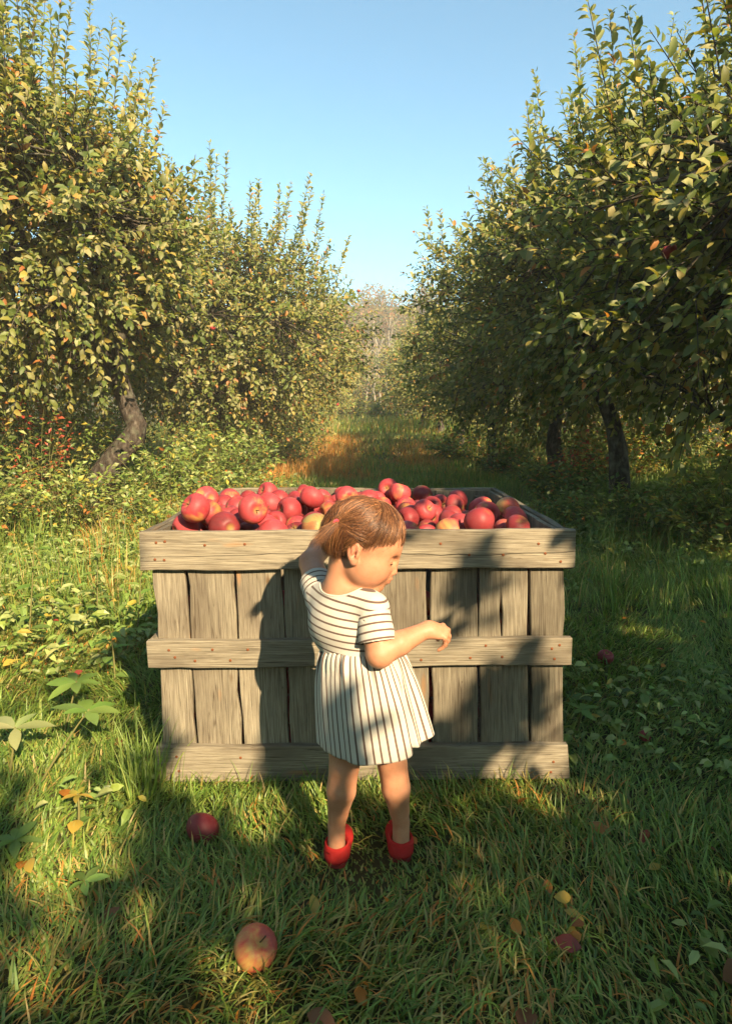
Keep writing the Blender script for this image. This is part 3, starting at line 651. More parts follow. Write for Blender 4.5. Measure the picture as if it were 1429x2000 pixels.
# ------------------------------------------------------------------ apples
def apple_mat(name, skin, alt, alt_amt, speck=0.22):
    m, n, out = new_mat(name)
    tc = nd(n, 'ShaderNodeTexCoord'); oi = nd(n, 'ShaderNodeObjectInfo')
    rv = nd(n, 'ShaderNodeCombineXYZ'); n.links.new(mth(n, 'MULTIPLY', oi.outputs['Random'], 50.0), rv.inputs[0]); n.links.new(mth(n, 'MULTIPLY', oi.outputs['Random'], 23.0), rv.inputs[2])
    ad = nd(n, 'ShaderNodeVectorMath', operation='ADD'); n.links.new(tc.outputs['Object'], ad.inputs[0]); n.links.new(rv.outputs[0], ad.inputs[1])
    big = noise(n, ad.outputs[0], 11, 2, 0.5)
    mp = nd(n, 'ShaderNodeMapping'); n.links.new(ad.outputs[0], mp.inputs[0]); mp.inputs['Scale'].default_value = (90, 90, 9)
    strk = noise(n, mp.outputs[0], 1, 4, 0.6)
    f = mth(n, 'ADD', mth(n, 'MULTIPLY', big, 0.8), mth(n, 'MULTIPLY', strk, 0.28))
    f = mth(n, 'ADD', f, mth(n, 'MULTIPLY', oi.outputs['Random'], 0.12))
    r = ramp(n, f, [(0.36, tuple(q * .55 for q in skin)), (0.52, skin), (alt_amt - 0.03, tuple(min(1, q * 1.25) for q in skin)), (alt_amt + 0.10, alt)])
    dots = nd(n, 'ShaderNodeTexVoronoi'); dots.inputs['Scale'].default_value = 170; n.links.new(tc.outputs['Object'], dots.inputs['Vector'])
    dm = ramp(n, dots.outputs['Distance'], [(0.10, (speck, speck, speck)), (0.2, (0, 0, 0))]).outputs[0]
    c = mixc(n, dm, r.outputs[0], (0.55, 0.30, 0.2))
    bloom = noise(n, ad.outputs[0], 30, 3)
    c = mixc(n, mth(n, 'MULTIPLY', bloom, 0.36), c, (0.45, 0.17, 0.18))
    dk = mth(n, 'ADD', mth(n, 'MULTIPLY', mth(n, 'FRACT', mth(n, 'MULTIPLY', oi.outputs['Random'], 7.3)), 0.65), 0.5)
    dcv = nd(n, 'ShaderNodeCombineXYZ'); [n.links.new(dk, dcv.inputs[q]) for q in range(3)]
    c = mixc(n, 1.0, c, dcv.outputs[0], 'MULTIPLY')
    # hollow at the stalk is russet, the other end greenish
    sp = nd(n, 'ShaderNodeSeparateXYZ'); n.links.new(tc.outputs['Object'], sp.inputs[0])
    rr = mth(n, 'SQRT', mth(n, 'ADD', mth(n, 'MULTIPLY', sp.outputs[0], sp.outputs[0]), mth(n, 'MULTIPLY', sp.outputs[1], sp.outputs[1])))
    fac = ramp(n, rr, [(0.004, (0.6, 0.6, 0.6)), (0.015, (0, 0, 0))]).outputs[0]
    c = mixc(n, fac, c, (0.33, 0.26, 0.07))
    b = principled(n, out, c, 0.52, 0.3); b.inputs['Coat Weight'].default_value = 0.0
    return m
M_AP = apple_mat('red_apple_skin', (0.30, 0.016, 0.021), (0.50, 0.25, 0.05), 0.70)
M_AP_Y = apple_mat('yellow_apple_skin', (0.45, 0.06, 0.03), (0.56, 0.36, 0.08), 0.56)
M_AP_G = apple_mat('green_apple_skin', (0.35, 0.16, 0.04), (0.26, 0.26, 0.06), 0.48)
M_STEM = plain_mat('apple_stalk', (0.10, 0.06, 0.03), 0.8, 0.1)
def apple_mesh(seed, R=0.045):
    r_ = np.random.default_rng(seed); n_, m_ = 28, 18
    sq = r_.uniform(0.90, 1.0); ribs = r_.uniform(0.01, 0.03); ph = r_.uniform(0, 6.28); tilt = r_.normal(0, 0.05, 2)
    th = np.linspace(0.0, np.pi, m_ + 1)
    prof = []
    for t in th:
        rad = math.sin(t) ** 0.88; z = math.cos(t)
        z = z * (0.93 if z > 0 else 0.92) - 0.33 * math.exp(-(t / 0.30) ** 2) + 0.20 * math.exp(-((np.pi - t) / 0.26) ** 2)
        rad *= 1 + 0.10 * math.cos(t) - 0.03
        prof.append((rad, z * sq))
    V = [(0, 0, prof[0][1])]
    for (rad, z) in prof[1:-1]:
        for k in range(n_):
            a = 2 * np.pi * k / n_; q = 1 + ribs * math.cos(5 * a + ph) * (1 - z) * .6
            V.append((rad * q * math.cos(a), rad * q * math.sin(a), z + (tilt[0] * math.cos(a) + tilt[1] * math.sin(a)) * rad))
    V.append((0, 0, prof[-1][1])); V = np.array(V) * R
    T = [(0, 1 + k, 1 + (k + 1) % n_) for k in range(n_)]; Q = []
    for l in range(m_ - 2):
        o_ = 1 + l * n_
        Q += [(o_ + k, o_ + n_ + k, o_ + n_ + (k + 1) % n_, o_ + (k + 1) % n_) for k in range(n_)]
    o_ = 1 + (m_ - 2) * n_; e = len(V) - 1
    T += [(o_ + k, e, o_ + (k + 1) % n_) for k in range(n_)]
    return mesh_np('apple', V, [np.array(T), np.array(Q)])
AP_MESH = [apple_mesh(s_) for s_ in range(7)]
def variant(me, mat): m_ = me.copy(); m_.materials.clear(); m_.materials.append(mat); return m_
AP_Y = [variant(AP_MESH[k], M_AP_Y) for k in (0, 3)]; AP_G = [variant(AP_MESH[k], M_AP_G) for k in (1,)]
for me in AP_MESH: me.materials.append(M_AP)
v, t, q = tube([(0, 0, 0.026), (0.001, 0, 0.036), (0.004, 0.001, 0.047)], [0.0016, 0.0012, 0.0018], 5); ST_MESH = mesh_np('stalk', v, [t, q]); ST_MESH.materials.append(M_STEM)
def apple(loc, rot, size, me, label, group=None, stalk=True, name='apple'):
    o = link(name, me, None, loc=loc, rot=rot); o.scale = (size,) * 3
    tag(o, label, 'apple', group)
    if stalk: link('stalk', ST_MESH, None, o)
    return o
APPLES = "-459,1947,711,47;-303,1947,710,47;-503,2277,703,45;-176,2425,686,47;-450,2065,681,48;104,2877,671,47;-354,2294,669,47;327,1948,667,48;-497,2188,663,44;146,2792,660,49;-62,2669,660,48;-381,1948,656,48;-387,2876,655,49;36,2052,655,50;-124,1946,653,46;-364,2080,653,44;-500,2653,652,48;484,2345,651,46;-504,1997,650,44;-246,2371,649,49;20,2620,649,49;38,2248,649,50;-502,2530,645,46;-341,2585,645,50;-247,2927,644,45;436,1959,644,44;-163,2716,643,48;13,2421,643,45;-499,2348,642,49;406,2299,642,46;-436,2461,642,50;209,2376,642,45;-437,2256,641,49;-108,2347,639,46;-326,2749,638,46;-141,2092,637,48;-238,2477,637,48;247,2923,636,47;339,2585,635,44;-85,2957,634,43;-137,2628,632,42;147,2251,632,44;293,2077,632,46;-352,2206,631,46;292,2295,631,44;-459,2819,630,47;-248,1953,630,50;124,1944,630,44;480,2209,630,50;59,2801,630,43;-233,2632,630,44;-189,2801,630,42;-13,2171,629,45;251,1989,628,47;275,2202,627,44;258,2613,627,43;-10,2741,626,48;-179,2559,626,40;34,2505,626,43;77,2166,625,44;118,2955,625,45;-291,2129,624,49;-21,2344,624,43;349,2149,623,46;-186,2017,622,40;-443,2590,622,42;-276,2843,622,47;-338,2374,622,47;-323,2009,622,44;383,2869,621,47;-201,2162,619,41;-376,2672,618,48;422,2043,618,46;73,2704,618,42;441,2639,617,50;-283,2296,617,41;161,2535,615,44;-425,2953,615,47;166,2448,614,43;-500,2111,613,48;165,2712,612,46;305,2819,611,44;-12,1991,610,40;247,2486,609,46;42,2904,609,45;-104,2822,608,48;-129,2431,605,46;390,2376,594,46;434,2125,592,41;-453,1949,591,49;-424,2382,587,47;210,2792,586,49;460,2829,585,47;-418,2067,582,46;369,1948,582,48;-505,2935,578,43;390,2953,577,47;-194,2872,577,47;-71,2117,576,48;-346,2958,575,42;-503,2471,575,45;218,2312,575,48;-11,2566,574,49;-500,2215,574,48;486,2709,574,44;-142,2299,574,42;-76,1947,573,47;24,2106,573,49;192,1945,573,45;-74,2496,573,46;-211,2959,572,41;-316,1941,572,41;206,2219,572,46;-171,1947,572,47;-274,2419,571,47;-362,2452,571,48;-56,2283,571,45;-487,2751,570,48;315,2531,570,44;478,2562,570,48;-296,2618,570,44;-242,2060,569,48;-192,2372,569,47;-374,2304,569,48;55,2020,569,44;-33,2669,569,48;460,2280,569,47;-242,2544,569,47;483,2386,568,47;134,2378,568,46;153,2613,568,48;85,2549,567,46;-427,2522,567,47;483,1962,567,47;403,2204,567,48;-358,2872,567,44;115,2775,566,46;-219,2698,566,49;149,2862,566,46;302,2358,566,48;190,2952,565,48;-505,2576,565,43;-29,2955,565,45;-501,2028,565,47;-330,2073,565,42;488,2068,565,42;-320,2795,565,40;231,2057,564,48;92,2458,564,45;40,2378,564,49;398,2473,564,49;-278,2910,564,42;-333,2538,564,44;-97,2597,564,43;374,2782,564,47;277,2960,564,40;-468,2303,564,47;-26,2855,564,48;-126,2681,564,46;232,2564,564,41;139,2040,564,44;-461,2657,563,49;-107,2905,563,47;311,2447,563,42;235,2875,562,41;-508,2386,562,40;229,2668,562,46;388,2579,562,44;-237,2791,561,43;-123,2028,561,47;340,2051,561,43;-394,2745,561,46;51,2633,561,45;-156,2765,561,43;-348,2156,560,41;402,2698,560,41;117,2210,560,44;26,1940,560,40"
ra = np.random.default_rng(71)
pile = [tuple(float(c) / 1000 for c in s_.split(',')) for s_ in APPLES.split(';')]
pile = [((x + 0.009) * 1.055 - 0.022, y, z + 0.098 + 0.006 * x, r_) for x, y, z, r_ in pile]
G_AP = 'red apples heaped in the wooden bin'
special = {}
def nearest(px_, py_, taken):
    best = None
    for i, (x, y, z, r_) in enumerate(pile):
        a_, b_, f_ = proj((x, y, z)); d_ = (a_[0] - px_) ** 2 + (b_[0] - py_) ** 2 + 4000 * (y - 1.9)
        if i not in taken and (best is None or d_ < best[0]): best = (d_, i)
    return best[1]
for key, (a_, b_) in {'yel': (977, 992), 'grn': (628, 1030), 'topl': (515, 955), 'topm': (587, 950), 'topr': (853, 965), 'corner': (1035, 1012)}.items(): special[nearest(a_, b_, special)] = key
LAB = {'yel': 'yellow blushed apple in the bin near its right rear corner', 'grn': "greenish apple in the bin just behind the child's head", 'topl': 'dark red apple perched highest at the left of the heap',
       'topm': 'dark red apple perched on the heap left of the middle', 'topr': 'dark red apple standing proud of the heap right of the child', 'corner': 'big red apple in the right front corner of the bin'}
# apples that show on top of the heap are told apart by their place in it: rows from the front, counted from the left
ORD = ['first', 'second', 'third', 'fourth', 'fifth', 'sixth', 'seventh', 'eighth', 'ninth', 'tenth', 'eleventh', 'twelfth', 'thirteenth', 'fourteenth', 'fifteenth', 'sixteenth', 'seventeenth', 'eighteenth', 'nineteenth', 'twentieth', 'twenty first', 'twenty second', 'twenty third', 'twenty fourth']
pa_ = np.array(pile); lab_at = {}
cover = np.array([((np.hypot(pa_[:, 0] - x, pa_[:, 1] - y) < 0.055) & (pa_[:, 2] > z + 0.03)).any() for x, y, z, r_ in pile])
row = np.clip(((pa_[:, 1] - 1.90) / 0.137).astype(int), 0, 7)
for q in range(8):
    ids = [i for i in np.where((row == q) & ~cover)[0] if i not in special]; ids.sort(key=lambda i: pa_[i, 0])
    for j, i in enumerate(ids): lab_at[i] = 'red apple on top of the heap, %s from the left in the %s row' % (ORD[min(j, 23)], ('front', 'second', 'third', 'fourth', 'fifth', 'sixth', 'seventh', 'rearmost')[q])
for i, (x, y, z, r_) in enumerate(pile):
    k = special.get(i); me = AP_MESH[ra.integers(7)]
    if k == 'yel': me = AP_Y[0]
    elif k == 'grn': me = AP_G[0]
    apple((x, y, z), tuple(ra.uniform(-1.9, 1.9, 2)) + (ra.uniform(0, 6.28),), r_ / 0.0462, me, LAB.get(k, lab_at.get(i, 'red apple buried lower in the heap below the others')), G_AP)
for gx_, nz_ in ((-0.485, 6), (-0.365, 6), (-0.245, 6), (0.175, 6), (0.30, 6), (0.435, 6)):
    for k in range(nz_):
        apple((gx_ + ra.uniform(-.012, .012), 1.94 + ra.uniform(0, .006), 0.105 + k * 0.083), tuple(ra.uniform(-1.9, 1.9, 2)) + (ra.uniform(0, 6.28),), 0.93, AP_MESH[ra.integers(7)], 'red apple glimpsed through the gaps between the front planks', 'apples behind the front planks', stalk=False)
# windfalls in the grass
def windfall(px_, py_, r_, rot, me, label, up=0.0, z0=0.0):
    p = PG(px_, py_, r_ * 0.8 + z0); apple(p, rot, r_ / 0.0455, me, label, 'windfall apples lying in the grass')
windfall(396, 1620, 0.043, (-1.0, 0.5, 0.4), AP_MESH[2], 'red windfall apple in the grass left of the child')
windfall(498, 1852, 0.044, (0.62, 0.10, 0.8), AP_Y[0], 'yellow and red windfall apple in the near grass, stalk end up')
windfall(1181, 1284, 0.036, (0.45, 0.1, 0.3), AP_MESH[4], 'red windfall apple in shade right of the bin', z0=0.01)
windfall(1258, 1437, 0.020, (0.9, 0.6, 0), AP_MESH[5], 'small orange red windfall apple in the dark grass at right', z0=0.015)
# ------------------------------------------------------------------ the child
class Field:
    """signed distance field on a grid; shapes are blended in with a soft union"""
    def __init__(s, lo, hi, h):
        s.lo = np.asarray(lo, float); s.h = h; s.n = np.ceil((np.asarray(hi) - s.lo) / h).astype(int) + 1
        s.f = np.full(s.n, 0.05, np.float32)
    def box(s, lo, hi):
        a = np.maximum(np.floor((np.asarray(lo) - s.lo) / s.h).astype(int), 0); b = np.minimum(np.ceil((np.asarray(hi) - s.lo) / s.h).astype(int) + 1, s.n)
        if (b <= a).any(): return None, None
        g = np.stack(np.meshgrid(*[s.lo[k] + s.h * np.arange(a[k], b[k]) for k in range(3)], indexing='ij'), -1)
        return tuple(slice(a[k], b[k]) for k in range(3)), g
    def blend(s, sl, d, k, op='u'):
        f = s.f[sl]; d = d.astype(np.float32)
        if op == 'u':
            h = np.maximum(k - np.abs(f - d), 0) / k if k > 0 else 0; s.f[sl] = np.minimum(f, d) - h * h * k * 0.25
        else:
            d = -d; h = np.maximum(k - np.abs(f - d), 0) / k if k > 0 else 0; s.f[sl] = np.maximum(f, d) + h * h * k * 0.25
    def cone(s, a, b, ra, rb, k=0.01, op='u'):
        a = np.asarray(a, float); b = np.asarray(b, float); m_ = max(ra, rb) + 0.03 + k
        sl, g = s.box(np.minimum(a, b) - m_, np.maximum(a, b) + m_)
        if sl is None: return
        ab = b - a; t = np.clip(((g - a) @ ab) / max(ab @ ab, 1e-9), 0, 1)
        d = np.linalg.norm(g - a - t[..., None] * ab, axis=-1) - (ra + (rb - ra) * t); s.blend(sl, d, k, op)
    def ell(s, c, r, R=None, k=0.01, op='u'):
        c = np.asarray(c, float); r = np.asarray(r, float); m_ = r.max() + 0.03 + k; sl, g = s.box(c - m_, c + m_)
        if sl is None: return
        q = g - c
        if R is not None: q = q @ R            # columns of R = local axes
        k0 = np.linalg.norm(q / r, axis=-1); k1 = np.linalg.norm(q / (r * r), axis=-1); d = k0 * (k0 - 1) / np.maximum(k1, 1e-6)
        s.blend(sl, d, k, op)
    def poly(s, pts, rad, k=0.008, op='u'):
        for i in range(len(pts) - 1): s.cone(pts[i], pts[i + 1], rad[i], rad[i + 1], k, op)
    def mesh(s, smooth=2):
        f = s.f; n_ = f.shape; ins = f < 0
        # cells crossed by the surface (surface nets)
        c = np.zeros(tuple(q - 1 for q in n_), np.int8)
        for dx in (0, 1):
            for dy in (0, 1):
                for dz in (0, 1): c += ins[dx:n_[0]-1+dx, dy:n_[1]-1+dy, dz:n_[2]-1+dz]
        act = (c > 0) & (c < 8); idx = np.full(c.shape, -1, np.int64); ijk = np.argwhere(act); idx[act] = np.arange(len(ijk))
        acc = np.zeros((len(ijk), 3)); cnt = np.zeros(len(ijk))
        corners = np.array([[x, y, z] for x in (0, 1) for y in (0, 1) for z in (0, 1)])
        val = np.stack([f[tuple((ijk + q).T)] for q in corners], 1)
        for i in range(8):
            for j in range(i + 1, 8):
                if np.abs(corners[i] - corners[j]).sum() != 1: continue
                x = (val[:, i] < 0) != (val[:, j] < 0); t = val[:, i] / np.where(val[:, i] == val[:, j], 1, val[:, i] - val[:, j])
                acc += np.where(x[:, None], corners[i] + t[:, None] * (corners[j] - corners[i]), 0); cnt += x
        V = s.lo + s.h * (ijk + acc / cnt[:, None]); Q = []
        for ax in range(3):
            o1, o2 = [(1, 2), (2, 0), (0, 1)][ax]
            sl0 = [slice(1, -1)] * 3; sl0[ax] = slice(0, n_[ax] - 1); sl1 = list(sl0); sl1[ax] = slice(1, n_[ax])
            A = ins[tuple(sl0)]; B = ins[tuple(sl1)]; e = np.argwhere(A != B)
            if not len(e): continue
            flip = A[tuple(e.T)]; e = e + 1; e[:, ax] -= 1
            def at(u, v):
                q = e.copy(); q[:, o1] -= u; q[:, o2] -= v; return idx[tuple(q.T)]
            q = np.stack([at(1, 1), at(0, 1), at(0, 0), at(1, 0)], 1); q[~flip] = q[~flip][:, ::-1]; Q.append(q)
        Q = np.concatenate(Q)
        for _ in range(smooth):
            a2 = np.zeros_like(V); c2 = np.zeros(len(V))
            for i, j in ((0, 1), (1, 2), (2, 3), (3, 0)):
                np.add.at(a2, Q[:, i], V[Q[:, j]]); np.add.at(a2, Q[:, j], V[Q[:, i]]); np.add.at(c2, Q[:, i], 1); np.add.at(c2, Q[:, j], 1)
            V = V * 0.5 + 0.5 * a2 / np.maximum(c2, 1)[:, None]
        return V, Q
def rotz(a): c, s_ = math.cos(a), math.sin(a); return np.array([[c, -s_, 0], [s_, c, 0], [0, 0, 1.0]])
def roty(a): c, s_ = math.cos(a), math.sin(a); return np.array([[c, 0, s_], [0, 1, 0], [-s_, 0, c]])
def rotx(a): c, s_ = math.cos(a), math.sin(a); return np.array([[1, 0, 0], [0, c, -s_], [0, s_, c]])
KO = np.array([0.02, 1.50, 0.0])                     # where the child stands
person = empty('person', KO); tag(person, 'toddler in striped white dress and red shoes reaching into the apple bin', 'person')
HC = P(710, 1061, 1.505)                             # head centre
HR = rotz(math.radians(-7)) @ roty(math.radians(21)) @ rotx(math.radians(-4))  # local x = face, y = child's left, z = crown
def hd(x, y, z): return HC + HR @ np.array([x, y, z])
def make_body():
    B = Field((-0.17, 1.30, 0.0), (0.27, 1.97, 0.93), 0.0024)
    # legs and feet
    for kn, an, hip, sx in ((P(672, 1497, 1.475), P(657, 1612, 1.495), P(683, 1395, 1.50), -1), (P(766, 1492, 1.50), P(783, 1606, 1.515), P(745, 1392, 1.51), 1)):
        calf = kn * 0.62 + an * 0.38 + np.array([0, -0.006, 0])
        low = kn * .22 + an * .78
        B.poly([hip, kn * .55 + hip * .45, kn, calf, low, an], [0.050, 0.0445, 0.0345, 0.0345, 0.0240, 0.0205], 0.005)
        B.ell(kn + np.array([0.002, 0.012, -0.004]), (0.026, 0.024, 0.028), None, 0.012)
        heel = np.array([an[0], an[1] - 0.004, 0.03]); B.cone(an, heel, 0.0205, 0.021, 0.004)
    # pelvis, belly, chest
    pel = P(712, 1375, 1.505); wst = P(700, 1290, 1.50); chs = P(672, 1215, 1.50); nb = P(668, 1150, 1.505)
    Rt = rotz(math.radians(50))
    B.ell(pel, (0.075, 0.092, 0.075), Rt, 0.03); B.ell(wst, (0.072, 0.085, 0.075), Rt, 0.03); B.ell(chs, (0.060, 0.085, 0.085), Rt, 0.03)
    rs = P(727, 1190, 1.445); ls = P(628, 1168, 1.555)
    B.cone(nb, rs, 0.034, 0.033, 0.02); B.cone(nb, ls, 0.034, 0.033, 0.02)
    # neck
    B.poly([nb + np.array([0, 0, -.01]), hd(-0.025, 0, -0.055)], [0.040, 0.037], 0.02)
    # right arm
    el = P(741, 1276, 1.405); wr = P(834, 1229, 1.445)
    B.poly([rs, rs * .5 + el * .5, el], [0.033, 0.0325, 0.0290], 0.005)
    B.poly([el, el * .6 + wr * .4 + np.array([0, -.002, .001]), wr], [0.0285, 0.0275, 0.0175], 0.006)
    B.ell(el + np.array([0.0, 0.0, -0.006]), (0.0265, 0.0255, 0.0245), None, 0.012)
    # right hand: loosely hanging from the wrist, fingers pointing down
    fx = norm(P(874, 1236, 1.452) - wr)                                  # along the metacarpals
    up = norm(np.array([0.1, -0.55, 1.0]) - fx * np.dot(fx, [0.1, -0.55, 1.0])); sd_ = np.cross(fx, up)     # sd_ ~ towards the camera (thumb side is away)
    if sd_[1] > 0: sd_ = -sd_
    def hp(a, b, c_): return wr + fx * a + sd_ * b + up * c_
    RH = np.stack([fx, sd_, up], 1)
    B.ell(hp(0.024, 0.0, 0.0), (0.028, 0.0225, 0.0125), RH, 0.012); B.ell(hp(0.008, 0, 0.0), (0.020, 0.018, 0.015), RH, 0.014)
    for b, l0, c0, r_ in ((-0.0185, 1.02, -0.55, .0056), (-0.0062, 1.16, -0.75, .0059), (0.0064, 1.08, -0.98, .0057), (0.0182, 0.86, -1.20, .0051)):
        pts = [hp(0.042 - abs(b) * .2, b, 0.000)]; a = c0; L = [0.0200 * l0, 0.0140 * l0, 0.0110 * l0]
        for seg, da in zip(L, (0.0, -0.62, -0.45)):
            a += da; pts.append(pts[-1] + (fx * math.cos(a) + up * math.sin(a)) * seg + sd_ * b * 0.10)
        B.poly(pts, [r_ * 1.10, r_ * 1.0, r_ * .93, r_ * .78], 0.0012)
        B.ell(pts[0] + up * .0015, (r_ * 1.15,) * 3, None, 0.005)
    th = [hp(0.010, -0.014, -0.006), hp(0.022, -0.020, -0.019), hp(0.033, -0.018, -0.031), hp(0.040, -0.013, -0.040)]
    B.poly(th, [0.0085, 0.0074, 0.0064, 0.0050], 0.003)
    # left arm: lifted, the hand on the bin's rim behind the head
    e2 = P(607, 1098, 1.675); w2 = P(646, 1040, 1.80)
    B.poly([ls, ls * .5 + e2 * .5, e2], [0.034, 0.033, 0.029], 0.012); B.poly([e2, e2 * .55 + w2 * .45, w2], [0.028, 0.0275, 0.018], 0.012)
    f2 = norm(np.array([0.35, 1.0, -0.1])); u2 = np.array([0, 0.1, 1.0]); u2 = norm(u2 - f2 * np.dot(u2, f2)); s2 = np.cross(f2, u2)
    B.ell(w2 + f2 * .024, (0.027, 0.0215, 0.0125), np.stack([f2, s2, u2], 1), 0.012)
    for b, l0 in ((-0.0165, .85), (-0.0055, 1), (0.0055, 1.05), (0.0160, .92)):
        pts = [w2 + f2 * .042 + s2 * b]; a = 0.05
        for seg, da in zip((0.0175 * l0, .0125 * l0, .0105 * l0), (-.35, -.5, -.4)):
            a += da; pts.append(pts[-1] + (f2 * math.cos(a) + u2 * math.sin(a)) * seg)
        B.poly(pts, [.0068, .0061, .0057, .0050], 0.002)
    B.poly([w2 + f2 * .012 + s2 * .016, w2 + f2 * .026 + s2 * .026 - u2 * .006, w2 + f2 * .042 + s2 * .030 - u2 * .012], [.0085, .007, .0055], 0.004)
    # head
    def E(c, r, k=0.012, op='u'): B.ell(hd(*c), r, HR, k, op)
    E((-0.014, 0, 0.022), (0.080, 0.066, 0.068), 0.0); E((0.028, 0, 0.012), (0.058, 0.060, 0.058), 0.03); E((0.030, 0, -0.028), (0.050, 0.052, 0.058), 0.03)
    for sy in (-1, 1):
        E((0.043, sy * 0.032, -0.043), (0.032, 0.027, 0.029), 0.025)          # cheek
        E((0.020, sy * 0.038, -0.052), (0.030, 0.020, 0.026), 0.025)         # jaw
    E((0.062, 0, -0.079), (0.017, 0.017, 0.014), 0.022); E((0.038, 0, -0.078), (0.026, 0.024, 0.015), 0.02)    # chin, under the chin
    E((0.0765, 0, -0.052), (0.010, 0.018, 0.016), 0.012)                                                      # muzzle
    E((0.079, 0, -0.016), (0.009, 0.008, 0.013), 0.010)                                                       # bridge
    B.poly([hd(0.079, 0, -0.016), hd(0.0880, 0, -0.0345)], [0.0050, 0.0078], 0.008)
    for sy in (-1, 1): E((0.0840, sy * 0.0080, -0.0380), (0.0068, 0.0054, 0.0054), 0.006)
    E((0.0860, 0, -0.0525), (0.0060, 0.0125, 0.0044), 0.005); E((0.0830, 0, -0.0610), (0.0060, 0.0110, 0.0048), 0.005)     # lips
    E((0.0905, 0, -0.0562), (0.006, 0.013, 0.0011), 0.002, 's')
    for sy in (-1, 1):
        E((0.0785, sy * 0.0265, -0.0100), (0.010, 0.016, 0.010), 0.014, 's')  # socket
        E((0.0665, sy * 0.0265, -0.0125), (0.0115, 0.0145, 0.0115), 0.006)    # lid lowered over the eye
        E((0.0775, sy * 0.0270, -0.0165), (0.004, 0.0125, 0.0009), 0.0012, 's')  # lid line
    # ears
    for sy in (-1, 1):
        Re = HR @ rotz(sy * math.radians(16)) @ rotx(-sy * math.radians(8)) @ roty(math.radians(-10))
        ec = hd(-0.010, sy * 0.0655, -0.018)
        def EE(c, r, k, op='u'): B.ell(ec + Re @ np.array(c), r, Re, k, op)
        EE((0, 0, 0.002), (0.0165, 0.0065, 0.0245), 0.006); EE((0.003, 0, -0.019), (0.0095, 0.006, 0.0105), 0.006)
        EE((0.0015, sy * 0.0065, 0.004), (0.0105, 0.0050, 0.0165), 0.003, 's'); EE((0.004, sy * 0.004, -0.004), (0.006, 0.007, 0.007), 0.003, 's')
        EE((-0.001, sy * 0.0035, 0.0055), (0.0035, 0.0030, 0.0125), 0.003); EE((0.0105, sy * 0.0035, -0.005), (0.0035, 0.0035, 0.0055), 0.003)
    return B.mesh(2)
def skin_mat():
    m, n, out = new_mat('skin')
    tc = nd(n, 'ShaderNodeTexCoord'); a = noise(n, tc.outputs['Object'], 34, 5, 0.65); f = noise(n, tc.outputs['Object'], 260, 3)
    r_ = attr(n, 'rosy').outputs['Fac']
    c = ramp(n, a, [(0.3, (0.42, 0.19, 0.105)), (0.7, (0.50, 0.245, 0.145))])
    c2 = mixc(n, mth(n, 'MULTIPLY', r_, 0.8), c.outputs[0], (0.52, 0.14, 0.09))
    b = principled(n, out, c2, 0.5, 0.3); b.inputs['Subsurface Weight'].default_value = 0.25; b.inputs['Subsurface Radius'].default_value = (0.012, 0.005, 0.0025); b.inputs['Subsurface Scale'].default_value = 0.6
    bump(n, b, f, 0.05, 0.002); return m
M_SKIN = skin_mat()
V, Q = make_body()
lips = np.zeros(len(V))
for c, r_ in ((hd(0.087, 0, -0.0555), 0.012), (hd(0.062, -0.048, -0.042), 0.022), (hd(0.062, 0.048, -0.042), 0.022), (hd(-0.012, -0.07, -0.015), 0.022), (hd(0.09, 0, -0.034), 0.009)):
    lips = np.maximum(lips, np.exp(-(((V - c) ** 2).sum(1)) / r_ ** 2) * (0.9 if r_ == 0.012 else 0.45))
link('body', mesh_np('body', V - KO, [Q], attrs={'rosy': lips}), M_SKIN, person)
# lashes
M_LASH = plain_mat('lash', (0.03, 0.015, 0.01), 0.6, 0.2)
for sy in (-1, 1):
    t = np.linspace(-1, 1, 9); pts = []
    for q in t:
        c = np.array([0.0665, sy * 0.0265, -0.0125]); ay = sy * (0.25 - q * 1.15)
        d_ = np.array([math.cos(ay) * math.cos(-0.33), math.sin(ay) * math.cos(-0.33), math.sin(-0.33)]); pts.append(hd(*(c + d_ * np.array([0.0122, 0.0150, 0.0120]))))
    v, tt, q = tube(np.array(pts), 0.0012 * (1.25 - np.abs(t)), 5); link('eyelash', mesh_np('eyelash', v - KO, [tt, q]), M_LASH, person)

# dress: striped bodice with sleeves, gathered skirt
def cloth_mat(name, freq, width):
    m, n, out = new_mat(name)
    s_ = attr(n, 'stripe').outputs['Fac']; tc = nd(n, 'ShaderNodeTexCoord')
    wob = noise(n, tc.outputs['Object'], 40, 2)
    ph = mth(n, 'ADD', mth(n, 'MULTIPLY', s_, freq), mth(n, 'MULTIPLY', wob, 0.05))
    fr = mth(n, 'ABSOLUTE', mth(n, 'SUBTRACT', mth(n, 'FRACT', ph), 0.5))
    f = ramp(n, fr, [(width, (0.115, 0.075, 0.06)), (width + 0.05, (0.50, 0.47, 0.41))])
    weave = noise(n, tc.outputs['Object'], 700, 2)
    b = principled(n, out, f.outputs[0], 0.9, 0.1); b.inputs['Sheen Weight'].default_value = 0.15
    bump(n, b, mth(n, 'ADD', mth(n, 'MULTIPLY', weave, 0.4), noise(n, tc.outputs['Object'], 28, 3)), 0.35, 0.004); return m
M_BOD = cloth_mat('striped_jersey', 1 / 0.0168, 0.105); M_SKT = cloth_mat('striped_skirt_cloth', 1.0, 0.105)
pel = P(712, 1375, 1.505); wst = P(703, 1285, 1.50); chs = P(672, 1215, 1.50); nb = P(668, 1150, 1.505); rs = P(727, 1190, 1.445); ls = P(628, 1168, 1.555)
Rt = rotz(math.radians(50)); TX = Rt[:, 0]; TY = Rt[:, 1]
D = Field((-0.17, 1.36, 0.40), (0.16, 1.66, 0.76), 0.0024)
D.ell(wst + np.array([0, 0, -.01]), (0.083, 0.094, 0.07), Rt, 0.0); D.ell(chs, (0.070, 0.094, 0.092), Rt, 0.03)
